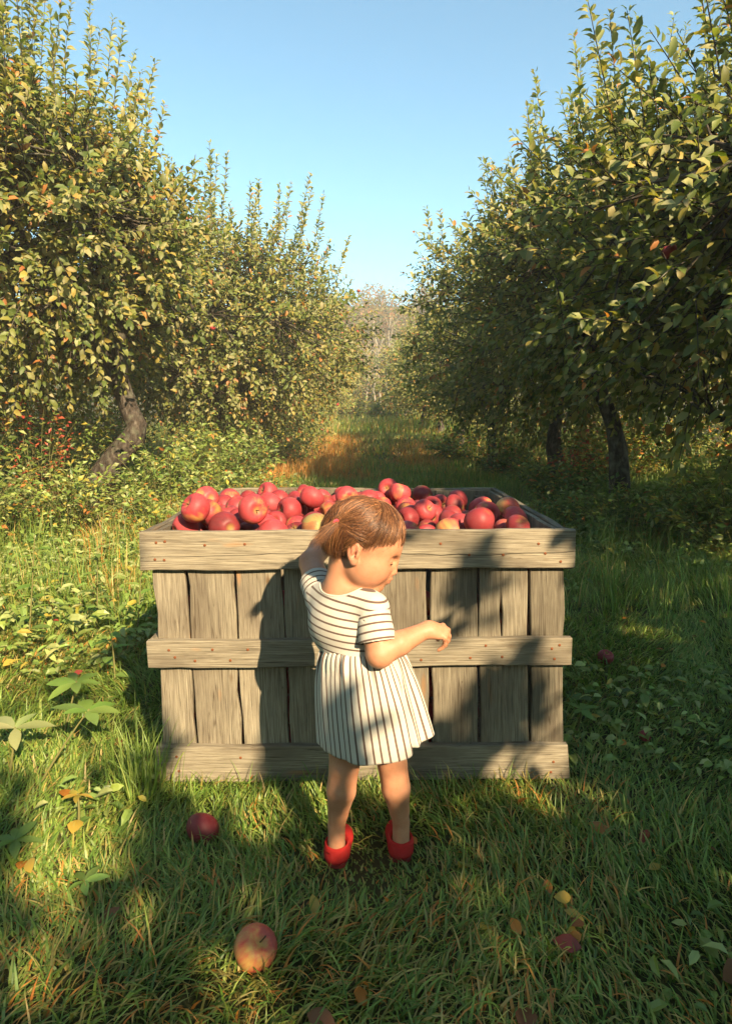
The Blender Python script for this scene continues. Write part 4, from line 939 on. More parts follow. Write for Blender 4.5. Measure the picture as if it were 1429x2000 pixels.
D.cone(nb + np.array([0, 0, -.004]), rs, 0.038, 0.040, 0.02); D.cone(nb + np.array([0, 0, -.004]), ls, 0.038, 0.040, 0.02)
zw = P(700, 1284, 1.43)[2]
sl, g = D.box((-1, 1, 0.3), (1, 2, 0.9))
D.blend(sl, (zw - 0.012) - g[..., 2] , 0.0, 'i') if False else None
D.f = np.maximum(D.f, (zw - 0.006) - (g[..., 2] + 0.03 * (g[..., 0] - 0.0)))
# neckline: a scoop cut out round the neck
D.ell(nb + np.array([0.002, -0.006, 0.030]), (0.062, 0.066, 0.048), Rt, 0.004, 's')
rng_d = np.random.default_rng(5); _wr = SNoise(91, 26, 3)
V, Q = D.mesh(2)
V = V + 0.0012 * _wr(V)[:, None] * norm(V - chs) 
st = V[:, 2] + 0.10 * (V[:, 0] + 0.02) - 0.05 * (V[:, 1] - 1.5)
dress = link('dress', mesh_np('dress', V - KO, [Q], attrs={'stripe': st}), M_BOD, person)
# white binding round the neckline
ang = np.linspace(0, 2 * np.pi, 73)[:-1]; rim = []
Vn = V; cN = nb + np.array([0.002, -0.006, 0.030])
ql = (Vn - cN) @ Rt / np.array([0.062, 0.066, 0.048]); edge = np.abs(np.linalg.norm(ql, axis=1) - 1.0) < 0.06; aa = np.arctan2(ql[:, 1], ql[:, 0])
for a in ang:
    dd = np.abs((aa - a + np.pi) % (2 * np.pi) - np.pi); ok = edge & (dd < 0.16)
    if ok.any(): c_ = Vn[ok]; rim.append(c_[c_[:, 2].argsort()[-max(1, len(c_) // 5):]].mean(0))
rim = np.array(rim); rim = (np.roll(rim, 1, 0) + rim + np.roll(rim, -1, 0)) / 3; rim = np.concatenate([rim, rim[:2]])
v_, t_, q_ = tube(rim, 0.0032, 6, cap=False); link('neckline', mesh_np('neckline', v_ - KO, [q_]), plain_mat('white_binding', (0.50, 0.47, 0.41), 0.9, 0.1), dress)

el = P(741, 1276, 1.405); e2 = P(607, 1098, 1.675)
for a, b, off in ((rs, el, 0.0), (ls, e2, 0.03)):
    ax = norm(b - a); Sf = Field(np.minimum(a, b) - 0.07, np.maximum(a, b) + 0.07, 0.0022)
    L = np.linalg.norm(b - a); hem = 0.072 if off == 0 else 0.05
    Sf.cone(a + ax * 0.002, a + ax * 0.10, 0.0385, 0.0435, 0.0); Sf.cone(a + ax * 0.03, a + ax * 0.14, 0.0365, 0.0385, 0.004, 's')
    sl, g = Sf.box(Sf.lo, Sf.lo + Sf.h * (Sf.n - 1)); tt = (g - a) @ ax
    Sf.f = np.maximum(Sf.f, tt - hem - 0.12 * ((g - a) @ np.array([0, 0, 1.0]) + tt * 0.97))
    V, Q = Sf.mesh(2); V = V + 0.0010 * _wr(V)[:, None] * norm(V - a)
    link('sleeve', mesh_np('sleeve', V - KO, [Q], attrs={'stripe': (V - a) @ ax * 1.0 + 0.006 + 0.18 * ((V - a) @ np.array([0, 0, 1.0])) * 0}), M_BOD, dress)
    M_ = 0
def skirt():
    nu, nv = 360, 54; u = np.linspace(0, 2 * np.pi, nu, endpoint=False); v = np.linspace(0, 1, nv)
    U, Vv = np.meshgrid(u, v)
    r_ = np.random.default_rng(12)
    # u = 0 faces right, pi/2 away from the camera, 3pi/2 towards the camera
    cw = P(704, 1283, 1.50); ch = P(733, 1476, 1.515)
    k = Vv ** 0.8
    cx = cw[0] + (ch[0] - cw[0]) * Vv; cy = cw[1] + (ch[1] - cw[1]) * Vv
    a0, b0 = 0.092, 0.088; a1, b1 = 0.128, 0.118
    rise = 1 - (1 - Vv) ** 3.0
    A = a0 + (a1 - a0) * (0.45 * rise + 0.55 * Vv); Bq = b0 + (b1 - b0) * (0.45 * rise + 0.55 * Vv)
    gather = np.zeros_like(U)
    for f, am in ((19, 1.0), (27, .8), (38, .7)): gather += am * np.sin(f * U + r_.uniform(0, 6.28) + 1.2 * np.sin(2 * U + f))
    fold = np.zeros_like(U)
    for f, am in ((4, 0.7), (7, 1.0), (10, 0.8), (13, .45)): fold += am * np.sin(f * U + r_.uniform(0, 6.28) + 0.5 * np.sin(U * 2 + f) + 0.5 * Vv)
    amp = 0.0052 * smooth01(Vv / 0.4) + 0.0035 * Vv
    rad = 1 + 0
    dr = 0.0024 * gather * np.exp(-((Vv - 0.06) / 0.16) ** 2) + amp * fold * 0.75
    # the one deep fold at the right of the back
    uf = 4.71 + 0.92 - 0.10 * Vv; dlt = (U - uf + np.pi) % (2 * np.pi) - np.pi
    dr -= 0.020 * np.exp(-(dlt / 0.085) ** 2) * smooth01((Vv - 0.15) / 0.5); dr += 0.011 * np.exp(-((dlt + 0.24) / 0.16) ** 2) * smooth01((Vv - 0.1) / 0.5)
    dr = np.where(np.cos(U) < -0.2, np.maximum(dr, -0.003), dr)
    X = cx + (A + dr) * np.cos(U); Y = cy + (Bq + dr) * np.sin(U)
    zt_ = zw + 0.004 - 0.03 * (X - 0.0) ; hemz = P(700, 1492, 1.40)[2]
    hem = hemz + 0.020 * smooth01((np.cos(U) + 0.1) / 1.0) + 0.004 * np.sin(U) + 0.003 * np.sin(3 * U + 1) + 0.0008 * fold
    Z = zt_ + (hem - zt_) * Vv
    pin = np.exp(-Vv / 0.05); X = X - pin * 0.010 * np.cos(U); Y = Y - pin * 0.010 * np.sin(U)
    Pt = np.stack([X, Y, Z], -1).reshape(-1, 3)
    inner = Pt.copy(); inner[:, :2] -= 0.0025 * np.stack([np.cos(U), np.sin(U)], -1).reshape(-1, 2)
    st = (U / (2 * np.pi) * 46 + 0.10 * np.sin(3 * U) * Vv).reshape(-1)
    i = np.arange(nv - 1)[:, None] * nu; j = np.arange(nu)[None]; j2 = (j + 1) % nu
    Q1 = np.stack([i + j, i + nu + j, i + nu + j2, i + j2], -1).reshape(-1, 4); N_ = nu * nv
    Q2 = Q1[:, ::-1] + N_; e = (nv - 1) * nu + np.arange(nu); e2_ = (nv - 1) * nu + (np.arange(nu) + 1) % nu
    Q3 = np.stack([e, e + N_, e2_ + N_, e2_], 1)
    # the seam of the period: give the last column its own stripe value
    return np.concatenate([Pt, inner]), np.concatenate([Q1, Q2, Q3]), np.concatenate([st, st])
V, Q, st = skirt()
link('skirt', mesh_np('skirt', V - KO, [Q], attrs={'stripe': st}), M_SKT, dress)
# shoes: soft red moccasins with a turned-down cuff
M_SHOE = plain_mat('red_suede', (0.50, 0.028, 0.025), 0.85, 0.12, 55, 0.3)
for an, yaw in ((P(657, 1612, 1.495), 0.12), (P(783, 1606, 1.515), -0.08)):
    d = np.array([math.sin(yaw), math.cos(yaw), 0]); sdv = np.array([d[1], -d[0], 0]); hl = np.array([an[0], an[1], 0]); Sf = Field(hl + [-0.09, -0.07, -0.01], hl + [0.12, 0.15, 0.13], 0.002)
    Rs = rotz(-yaw)
    Sf.ell(hl + d * 0.004 + [0, 0, 0.034], (0.0300, 0.033, 0.028), Rs, 0.0); Sf.ell(hl + d * 0.06 + [0, 0, 0.026], (0.0320, 0.050, 0.025), Rs, 0.022)
    Sf.ell(hl + d * 0.002 + [0, 0, 0.022], (0.0300, 0.033, 0.020), Rs, 0.01); Sf.cone(hl + d * 0.003 + [0, 0, 0.045], hl + d * 0.004 + [0, 0, 0.054], 0.0265, 0.0265, 0.012)
    sl, g = Sf.box(Sf.lo, Sf.lo + Sf.h * (Sf.n - 1)); Sf.f = np.maximum(Sf.f, np.maximum(0.010 - g[..., 2], g[..., 2] - 0.054 - 0.12 * ((g - hl) @ d)))
    Sf.cone(hl + [0, 0, 0.055], np.array([an[0], an[1], 0.12]), 0.0235, 0.0255, 0.003, 's')
    V, Q = Sf.mesh(1); sh = link('shoe', mesh_np('shoe', V - KO, [Q]), M_SHOE, person)
    # cuff: a loose flap folded over the edge, open at the outer side, wavy along its lower edge
    th = np.linspace(-2.9, 2.55, 40); Vc = []; base_a = math.atan2(d[1], d[0]) + np.pi + (0.5 if yaw > 0 else -0.6)
    for k, a in enumerate(th):
        dirv = np.array([math.cos(base_a + a), math.sin(base_a + a), 0]); wv_ = 0.0035 * math.sin(a * 2.1 + an[0] * 40) + 0.002 * math.sin(a * 5)
        flare = 0.006 * math.exp(-((k - 0) / 3.0) ** 2) + 0.006 * math.exp(-((k - 39) / 4.0) ** 2); fz = 0.12 * 0.028 * np.dot(dirv, d)
        for rr, zz in ((0.0255, 0.0545), (0.0270, 0.0558), (0.0288, 0.0545), (0.0306, 0.047), (0.0320, 0.037 + wv_), (0.0308, 0.037 + wv_), (0.0294, 0.047)):
            Vc.append(hl + d * 0.004 + dirv * (rr + wv_ * .3 * (zz < 0.05)) + np.array([0, 0, zz + fz]))
    Vc = np.array(Vc); Qc = []; n7 = 7
    for k in range(len(th) - 1):
        for j in range(n7): Qc.append((k * n7 + j, k * n7 + (j + 1) % n7, k * n7 + n7 + (j + 1) % n7, k * n7 + n7 + j))
    o_ = (len(th) - 1) * n7
    for q in (0, o_): Qc += [(q, q + 1, q + 2, q + 6), (q + 2, q + 3, q + 5, q + 6), (q + 3, q + 4, q + 5, q + 5)][:2] 
    link('cuff', mesh_np('cuff', Vc - KO, [np.array(Qc)]), M_SHOE, sh)
    # sole and the seam over the toes
    t = np.linspace(0, 2 * np.pi, 29)[:-1]; ring = np.array([hl + d * (0.039 + 0.066 * np.sign(math.cos(a)) * abs(math.cos(a)) ** .6) + sdv * (0.0285 * np.sign(math.sin(a)) * abs(math.sin(a)) ** .6) for a in t])
    Vs = np.concatenate([ring + [0, 0, 0.004], ring + [0, 0, 0.012]]); m_ = len(t); Qs = [(k, (k + 1) % m_, m_ + (k + 1) % m_, m_ + k) for k in range(m_)]
    ce = hl + d * 0.038; Vs = np.concatenate([Vs, [ce + [0, 0, 0.004], ce + [0, 0, 0.012]]])
    Ts = [(2 * m_, (k + 1) % m_, k) for k in range(m_)] + [(2 * m_ + 1, m_ + k, m_ + (k + 1) % m_) for k in range(m_)]
    link('sole', mesh_np('sole', Vs - KO, [np.array(Ts), np.array(Qs)], smooth=False), plain_mat('shoe_sole', (0.20, 0.03, 0.025), 0.9, 0.1), sh)
# hair: a cap under thousands of fine strands, two bunches tied with red elastics, a fringe
M_HAIR = None
def hair_mat():
    m, n, out = new_mat('hair')
    a = attr(n, 'tint'); b = principled(n, out, a.outputs['Color'], 0.38, 0.5); b.inputs['Sheen Weight'].default_value = 0.0; return m
M_HAIR = hair_mat()
EC = np.array([-0.010, 0, 0.024]); ER = np.array([0.090, 0.074, 0.079])
def on_head(az, elv, off=0.0):
    """az 0 = face, + = the child's left; elv up"""
    d = np.stack([np.cos(elv) * np.cos(az), np.cos(elv) * np.sin(az), np.sin(elv)], -1)
    return EC + d * (ER + np.asarray(off)[..., None] if np.ndim(off) else ER + off)
def loc2w(p): return HC + p @ HR.T
rh = np.random.default_rng(33)
HB = [(0.12, 0.049, 0.021), (0.22, 0.092, 0.038), (0.045, 0.019, 0.010), (0.40, 0.19, 0.08)]
hm = MB()
def strand(p, r0=0.00044, tip=0.12):
    """p: (k, m, 3) head-local points of k strands"""
    k, m_ = p.shape[:2]; w_ = loc2w(p); d = norm(np.gradient(w_, axis=1)); c = loc2w(EC[None])[0]
    nrm = norm(w_ - c); s_ = norm(np.cross(d, nrm)); u = np.cross(s_, d)
    t = np.linspace(0, 1, m_); r_ = (r0 * (1 - (1 - tip) * t ** 2))[None, :, None] * rh.uniform(.8, 1.3, (k, 1, 1))
    ring = np.stack([w_ + u * r_, w_ - u * r_ * .5 + s_ * r_ * .9, w_ - u * r_ * .5 - s_ * r_ * .9], 2).reshape(-1, 3)
    off = (np.arange(k) * m_ * 3)[:, None, None, None]; i = (np.arange(m_ - 1) * 3)[None, :, None, None]; j = np.array([[0, 1], [1, 2], [2, 0]])[None, None]
    Q = np.concatenate([off + i + j, (off + i + 3 + j)[..., ::-1]], -1).reshape(-1, 4)
    ti = pal(rh, k, HB, [3, 3, 2, 1.2]); hm.add(ring, None, Q, tint=np.repeat(ti, m_ * 3, 0))
def slerp_path(az0, el0, az1, el1, m_=9, off0=0.001, off1=0.003, lift=None):
    """from one place of the scalp to another, along the surface"""
    def dv(a, e): return np.stack([np.cos(e) * np.cos(a), np.cos(e) * np.sin(a), np.sin(e)], -1)
    A = dv(az0, el0); B = dv(az1, el1); om = np.arccos(np.clip((A * B).sum(-1), -1, 1))[:, None]; t = np.linspace(0, 1, m_)[None]
    so = np.maximum(np.sin(om), 1e-4)
    D_ = (np.sin((1 - t) * om) / so)[..., None] * A[:, None] + (np.sin(t * om) / so)[..., None] * B[:, None]
    D_ = norm(D_); of = off0 + (off1 - off0) * t + (lift if lift is not None else 0)
    return EC + D_ * (ER + np.asarray(of)[..., None])
R_ = math.radians
TIE = {-1: (R_(-128), R_(2)), 1: (R_(132), R_(6))}
for sy in (-1, 1):
    ta, te = TIE[sy]
    # scalp hair drawn back to the elastic
    k = 2300; side = rh.uniform(0, 1, k)
    az0 = sy * (R_(20) + R_(155) * side ** 0.9); el0 = np.where(side < 0.5, R_(40) + R_(48) * rh.uniform(0, 1, k), R_(10) + R_(75) * rh.uniform(0, 1, k))
    low = rh.uniform(size=k) < 0.22; az0 = np.where(low, sy * rh.uniform(R_(72), R_(110), k), az0); el0 = np.where(low, rh.uniform(R_(-8), R_(30), k), el0)
    az1 = np.full(k, ta) + rh.normal(0, .06, k); el1 = np.full(k, te) + rh.normal(0, .05, k)
    p = slerp_path(az0, el0, az1, el1, 9, rh.uniform(-.003, .0015, (k, 1)), rh.uniform(-.001, .005, (k, 1)), 0.003 * np.sin(np.linspace(0, np.pi, 9))[None] * rh.uniform(0, 1.2, (k, 1)))
    strand(p)
    # the bunch below the elastic
    k = 620 if sy < 0 else 200; c = on_head(np.array([ta]), np.array([te]), np.array([0.004]))[0]
    outd = norm(np.array([-0.55, sy * 0.75, -0.10])); t = np.linspace(0, 1, 9)[None, :, None]
    L = rh.uniform(0.022, 0.050, (k, 1, 1)) * (1 if sy < 0 else 0.75); sp_ = rh.normal(0, 0.27, (k, 1, 3)); dn = np.array([-0.25 if sy < 0 else -0.6, sy * (-0.05 if sy < 0 else 0.25), -1.05 if sy < 0 else -0.35])
    p = c + rh.normal(0, .0028, (k, 1, 3)) + L * (t * (outd + sp_ * .6) * (0.45 if sy < 0 else .8) + t ** 1.6 * (dn + sp_ * .5)) 
    if sy > 0: p = p + L * 0.25 * np.sin(t * 5) * np.array([0.2, 0, 1.0]) * t
    strand(p, 0.00042, 0.15)
    tp = np.array([c + rotv for rotv in [0.0085 * np.array([math.cos(a) * 0.5, sy * math.cos(a) * -0.35, math.sin(a)]) for a in np.linspace(0, 2 * np.pi, 15)]]) + outd * 0.003
    v, t_, q = tube(loc2w(tp), 0.0028, 6); link('hair_tie', mesh_np('hair_tie', v - KO, [t_, q]), plain_mat('red_elastic', (0.65, 0.05, 0.08), 0.6, 0.3), person)
# fringe: drawn forward from the crown, ending raggedly in small locks
k = 2600; f = rh.uniform(-1, 1, k); nc = 26; fc = np.round((f + rh.normal(0, .02, k)) * nc / 2) * 2 / nc; cr_ = rh.normal(0, 1, (nc + 5)); ci = np.clip(((fc + 1) * nc / 2).astype(int), 0, nc)
az0 = f * R_(42) + rh.normal(0, .08, k); el0 = R_(52) + R_(36) * rh.uniform(0, 1, k)
fm = f * 0.45 + fc * 0.55; az1 = fm * R_(70) + rh.normal(0, .016, k)
el1 = R_(13) - R_(20) * np.abs(fm) ** 1.6 + 0.075 * cr_[ci] + np.abs(rh.normal(0, .24, k)) - R_(1)
p = slerp_path(az0, el0, az1, el1, 11, rh.uniform(-.002, .001, (k, 1)), 0.001 + 0.0012 * np.abs(cr_[ci])[:, None] + rh.uniform(0, .0012, (k, 1)), 0.006 * np.sin(np.linspace(0, np.pi, 11))[None] * rh.uniform(0.3, 1.2, (k, 1)) + 0.002 * np.linspace(0, 1, 11)[None] ** 2)
strand(p)
for sy in (-1, 1):
    k = 900; az0 = sy * rh.uniform(R_(25), R_(75), k); el0 = rh.uniform(R_(35), R_(75), k); mixf = rh.uniform(0, 1, k)
    az1 = sy * (R_(75) + R_(50) * mixf); el1 = R_(20) - R_(22) * (1 - mixf) + rh.normal(0, .1, k)
    strand(slerp_path(az0, el0, az1, el1, 9, rh.uniform(-.001, .002, (k, 1)), rh.uniform(0, .003, (k, 1)), 0.003 * np.sin(np.linspace(0, np.pi, 9))[None] * rh.uniform(0.2, 1.2, (k, 1))))
    k = 500; az0 = sy * rh.uniform(R_(88), R_(150), k); el0 = rh.uniform(R_(-28), R_(12), k)          # behind the ear
    strand(slerp_path(az0, el0, az0 + sy * rh.uniform(.05, .5, k), el0 - rh.uniform(.25, .6, k), 8, rh.uniform(-.001, .002, (k, 1)), rh.uniform(0, .005, (k, 1))))
for c_ in range(16):                                             # loose locks of the fringe lying on the forehead
    f0 = rh.uniform(-1, 1); k = 34; az0 = f0 * R_(40) + rh.normal(0, .05, k); el0 = R_(58) + R_(20) * rh.uniform(0, 1, k); e_ = R_(rh.uniform(-8, 9)) - R_(12) * abs(f0)
    strand(slerp_path(az0, el0, np.full(k, f0 * R_(68) + rh.normal(0, .08)) + rh.normal(0, .018, k), e_ + np.abs(rh.normal(0, .10, k)), 11, 0.001, 0.0035, 0.006 * np.sin(np.linspace(0, np.pi, 11))[None]), 0.00042)
# stray hairs
k = 420; az0 = rh.uniform(-3.1, 3.1, k); el0 = rh.uniform(R_(5), R_(80), k)
p = slerp_path(az0, el0, az0 + rh.normal(0, .5, k), el0 - rh.uniform(.3, .9, k), 9, 0.001, rh.uniform(.003, .010, (k, 1)), 0.004 * np.sin(np.linspace(0, 5, 9))[None] * rh.uniform(-1, 1, (k, 1)))
strand(p, 0.0003)
# locks in front of the ears
for sy in (-1, 1):
    k = 520; az0 = sy * rh.uniform(R_(45), R_(80), k); el0 = rh.uniform(R_(35), R_(65), k)
    p = slerp_path(az0, el0, sy * rh.uniform(R_(58), R_(80), k), rh.uniform(R_(-26), R_(4), k), 9, rh.uniform(-.002, .001, (k, 1)), rh.uniform(-.004, .003, (k, 1))); strand(p)
# nape
k = 2200; az0 = R_(180) + rh.uniform(-1, 1, k) * R_(72); el0 = rh.uniform(R_(-25), R_(35), k)
t = np.linspace(0, 1, 9)[None]
p = slerp_path(az0, el0, az0 + rh.normal(0, .10, k) + 0.08 * np.sin(az0 * 17), rh.uniform(R_(-62), R_(-42), k), 9, rh.uniform(-.002, .002, (k, 1)), rh.uniform(-.006, .012, (k, 1)), 0.004 * t + rh.normal(0, .003, (k, 1)) * t ** 2)
p[..., 0] -= 0.004 * t ** 2; strand(p)
# cap under the strands
CAPF = Field(HC - 0.13, HC + 0.13, 0.0028)
CAPF.ell(hd(*EC), ER - 0.0015, HR, 0.0)
sl, g = CAPF.box(CAPF.lo, CAPF.lo + CAPF.h * (CAPF.n - 1)); L_ = (g - HC) @ HR
hairline = np.minimum.reduce([L_[..., 0] * 0 + 1.0])
# open over the face and round the ears
face = (L_[..., 2] - (0.052 + 0.0 * L_[..., 0])); front = L_[..., 0] - 0.030
cut1 = np.minimum(front, -face)                                   # >0 : in front and below the hairline
cut2 = np.minimum(0.004 - L_[..., 2] - 0.2 * (L_[..., 0] + 0.02), L_[..., 0] + 0.022)   # >0 : ear and cheek
cut3 = -(L_[..., 2] + 0.052)                                       # nape
CAPF.f = np.maximum(CAPF.f, np.maximum(np.maximum(cut1, cut2), cut3))
V, Q = CAPF.mesh(2); hm.add(V, None, Q, tint=np.tile(np.array([[0.085, 0.043, 0.022]]), (len(V), 1)))
me = hm.mesh('hair'); me.transform(Matrix.Translation(Vector(-KO)))
link('hair', me, M_HAIR, person)
# ------------------------------------------------------------------ undergrowth: bushes below the rows
WD_G = (0.21, 0.28, 0.06); WD_D = (0.10, 0.16, 0.033); WD_Y = (0.40, 0.34, 0.055); WD_R = (0.42, 0.05, 0.04); WD_O = (0.42, 0.16, 0.04); WD_P = (0.33, 0.38, 0.14)
M_STEM2 = plain_mat('weed_stem', (0.20, 0.19, 0.07), 0.8, 0.1, 40, 0.3)
def bush(seed, x, y, h, r, n_stem, cols, wts, leaf, label, group, lps=26):
    rng = np.random.default_rng(seed); z = float(ground_z(x, y)) - 0.03; root = empty('bush', (x, y, z)); tag(root, label, 'bush', group)
    st = MB(); P0 = []; D0 = []; N0 = []; L0 = []
    for s_ in range(n_stem):
        th = rng.uniform(0, 6.28); q = rng.uniform(0, 1) ** .6; e = np.array([math.cos(th) * r * q, math.sin(th) * r * q, h * rng.uniform(.55, 1.1) * (1 - .4 * q * q)])
        b = e * [.35, .35, 0] + np.r_[rng.normal(0, .04, 2), 0]; sp = bez(b, [e[0] * .6, e[1] * .6, e[2] * .75], e + np.array([math.cos(th), math.sin(th), -.3]) * .08, 7)
        st.add(*tube(sp, np.linspace(.006, .002, 7), 3, cap=False))
        t = rng.uniform(0.12, 1, lps); i = t * 6; a = np.floor(i).astype(int).clip(0, 5); f = (i - a)[:, None]; pp = sp[a] * (1 - f) + sp[a + 1] * f
        d = norm(rng.normal(size=(lps, 3)) * [1, 1, .45] + [0, 0, .1]); P0.append(pp + d * rng.uniform(.0, .09, (lps, 1))); D0.append(d); N0.append(np.array([.1, -.3, .9]) + rng.normal(0, .4, (lps, 3))); L0.append(leaf * rng.uniform(.55, 1.25, lps))
    P0, D0, N0, L0 = [np.concatenate(a) for a in (P0, D0, N0, L0)]
    v, t, q, m_ = leaf_cloud(P0, D0, N0, L0, L0 * rng.uniform(.38, .6, len(L0)), 1 if y > 5 else 2); mb = MB(); mb.add(v, t, q, tint=np.repeat(pal(rng, len(P0), cols, wts), m_, 0))
    link('stems', st.mesh('stems'), M_STEM2, root); o = link('foliage', mb.mesh('foliage', smooth=False), M_WEED, root); o['kind'] = 'stuff'
GB = 'bushes and brambles below the tree rows'
CG = [WD_G, WD_D, WD_Y, WD_O, WD_P]
bl = [  # x, y, height, radius, stems, weights, leaf, label
    (-3.9, 6.2, 1.3, 0.9, 60, [4, 4, 1, .5, 1], .075, 'tall dark bush at the left edge below the near tree'),
    (-3.55, 7.6, 1.5, 0.9, 55, [4, 4, 1, .4, 1], .075, 'leafy bush behind the crooked trunk'),
    (-2.2, 7.3, 0.95, 0.75, 60, [5, 3, .7, .2, 2], .075, 'green bush right of the crooked trunk'),
    (-1.95, 8.8, 1.1, 0.8, 60, [4, 4, .6, .2, 1.5], .075, 'dense bush between the first two trees on the left'),
    (-2.2, 10.4, 1.2, 0.9, 55, [4, 5, .8, .4, 1], .085, 'dark bush below the second tree on the left'),
    (-1.9, 13.2, 1.2, 0.9, 50, [4, 4, 1.2, .8, 1], .09, 'bush below the third tree on the left'),
    (-1.8, 17.5, 1.2, 0.9, 46, [3, 3, 2, 1.5, 1], .10, 'yellowing bush far along the left row'),
    (-5.2, 9.5, 1.5, 1.1, 55, [3, 4, 1.5, 1.0, 1], .09, 'shaded bush beyond the left row'),
    (-5.0, 12.8, 1.6, 1.2, 55, [3, 4, 1.5, 1.0, 1], .10, 'bush between the left rows farther back'),
    (3.0, 5.4, 0.75, 0.75, 66, [5, 2, 1, .3, 2], .075, 'bright green bush at the right edge below the trees'),
    (3.6, 6.4, 0.9, 0.8, 55, [4, 3, 1.2, .4, 1], .075, 'bush at the right edge behind the bright green one'),
    (2.4, 6.3, 0.5, 0.55, 45, [4, 4, .4, .2, 1], .07, 'low dark bush before the leaning trunk'),
    (2.5, 8.6, 0.7, 0.6, 45, [3, 5, .4, .6, .5], .08, 'shaded bush between the leaning and the straight trunk'),
    (3.6, 9.5, 1.0, 0.9, 45, [3, 4, 1, 2, 1], .085, 'orange tinged bush behind the right trunks'),
    (2.5, 12.4, 0.8, 0.7, 42, [3, 4, 1, .8, .5], .09, 'bush beside the forked trunk on the right'),
    (2.2, 16.8, 0.9, 0.7, 40, [3, 3, 2, 1, .6], .10, 'bush far along the right row'),
    (4.9, 11.5, 1.3, 1.1, 50, [3, 3, 2, 1.5, 1], .10, 'sunlit bush beyond the right row'),
    (5.0, 8.4, 1.2, 1.0, 50, [3, 3, 1.5, 1, 1], .09, 'bush beyond the right row near the picture edge'),
]
for i, (x, y, h, r, ns, wt, lf, lab) in enumerate(bl): bush(300 + i, x, y, h, r, int(ns * 1.5), CG, wt, lf, lab, GB)
for i, (x, y, h, r, lab) in enumerate([(-2.75, 6.1, .72, .6, 'low weedy bush before the crooked trunk'), (-3.3, 5.6, .68, .6, 'weedy bush at the left edge in front of the row'), (-1.95, 6.1, .42, .45, 'sunlit weeds in front of the left row near the bin'),
        (-1.5, 7.0, .4, .4, 'small weedy bush at the left side of the path'), (-1.35, 8.6, .4, .4, 'small yellowish bush at the left side of the path farther on'), (2.05, 7.0, .35, .45, 'low shaded weeds left of the leaning trunk'), (2.75, 6.7, .45, .4, 'shaded weeds at the foot of the leaning trunk')]):
    bush(340 + i, x, y, h, r, 60, CG, [4, 2, 1.2, .6, 2], .065, lab, GB, 22)
bush(330, -3.3, 6.75, 1.5, 0.36, 15, [(0.34, 0.05, 0.035), (0.42, 0.10, 0.05), WD_O, WD_D], [3, 2, 1, 1.5], .07, 'red leaved creeper left of the crooked trunk', GB, 18)
bush(331, 2.95, 9.3, 0.95, 0.35, 26, [WD_R, WD_O, WD_Y], [3, 3, 1], .075, 'red and orange bush seen between the right trunks', GB, 16)

# ------------------------------------------------------------------ wooded rise and pale bare trees at the end of the alley
def far_tree(seed, x, y, h, r, cols, wts, label, group):
    rng = np.random.default_rng(seed); z = float(ground_z(x, y)) - .1; root = empty('woodland_tree', (x, y, z)); tag(root, label, 'tree', group)
    wd = MB(); tp = bez((0, 0, 0), (rng.normal(0, .2), 0, h * .5), (rng.normal(0, .4), rng.normal(0, .4), h * .9), 8); wd.add(*tube(tp, np.linspace(.16, .03, 8), 6))
    for b in range(9):
        i = rng.integers(2, 7); e = tp[i] + norm(rng.normal(size=3) * [1, 1, .3] + [0, 0, .6]) * r * rng.uniform(.5, 1.0); wd.add(*tube(bez(tp[i], (tp[i] + e) / 2 + [0, 0, .2], e, 5), np.linspace(.06, .015, 5), 4))
    link('trunk', wd.mesh('trunk'), M_BARK, root)
    k = 1500; u = norm(rng.normal(size=(k, 3))); lob = norm(rng.normal(size=(7, 3))); la = rng.uniform(-.3, .35, 7); q = rng.uniform(0, 1, k) ** .4 * (1 + (np.exp(-(1 - u @ lob.T) / .3) * la).sum(1))
    p = np.array([0, 0, h * .62]) + u * np.array([r, r, h * .4]) * q[:, None]; L = rng.uniform(.22, .42, k)
    v, t, qd, m_ = leaf_cloud(p, norm(rng.normal(size=(k, 3))), np.array([0, -.4, .7]) + rng.normal(0, .5, (k, 3)), L, L * .6, 1)
    mb = MB(); mb.add(v, t, qd, tint=np.repeat(pal(rng, k, cols, wts), m_, 0)); o = link('crown', mb.mesh('crown', smooth=False), M_LEAF, root); o['kind'] = 'stuff'
rf = np.random.default_rng(8)
WC = [(0.16, 0.16, 0.045), (0.28, 0.16, 0.05), (0.30, 0.12, 0.045), (0.11, 0.13, 0.035), (0.25, 0.19, 0.07)]
wn = ['brown', 'russet', 'olive', 'grey green', 'tan']
spots = []
for y, n_ in ((56, 5), (64, 7), (73, 9), (82, 11), (91, 13)):
    for k in range(n_): spots.append(((k - (n_ - 1) / 2) * 3.3 + rf.normal(0, .6), y + rf.normal(0, 1.5)))
spots = [q for q in spots if abs(q[0]) < 0.08 * q[1] + 1.2]
ORDW = ['leftmost', 'second from left', 'third from left', 'fourth from left', 'fifth from left', 'sixth from left', 'seventh from left']
rws = {}
for i, (x, y) in enumerate(spots):
    rw_ = min(int((y - 52) / 9), 4); rws[rw_] = rws.get(rw_, -1) + 1
    far_tree(400 + i, x, y, rf.uniform(5.5, 8), rf.uniform(1.9, 2.7), WC, rf.uniform(.2, 1, 5) + [0.3, 1.2, .5, .2, .6], 'autumn tree of the wood on the rise, %s in its %s row' % (ORDW[min(rws[rw_], 6)], ('nearest', 'second', 'third', 'fourth', 'farthest')[rw_]), 'trees of the wood on the rise')
M_BIRCH = plain_mat('pale_bark', (0.34, 0.29, 0.22), 0.85, 0.1, 6, 0.25)
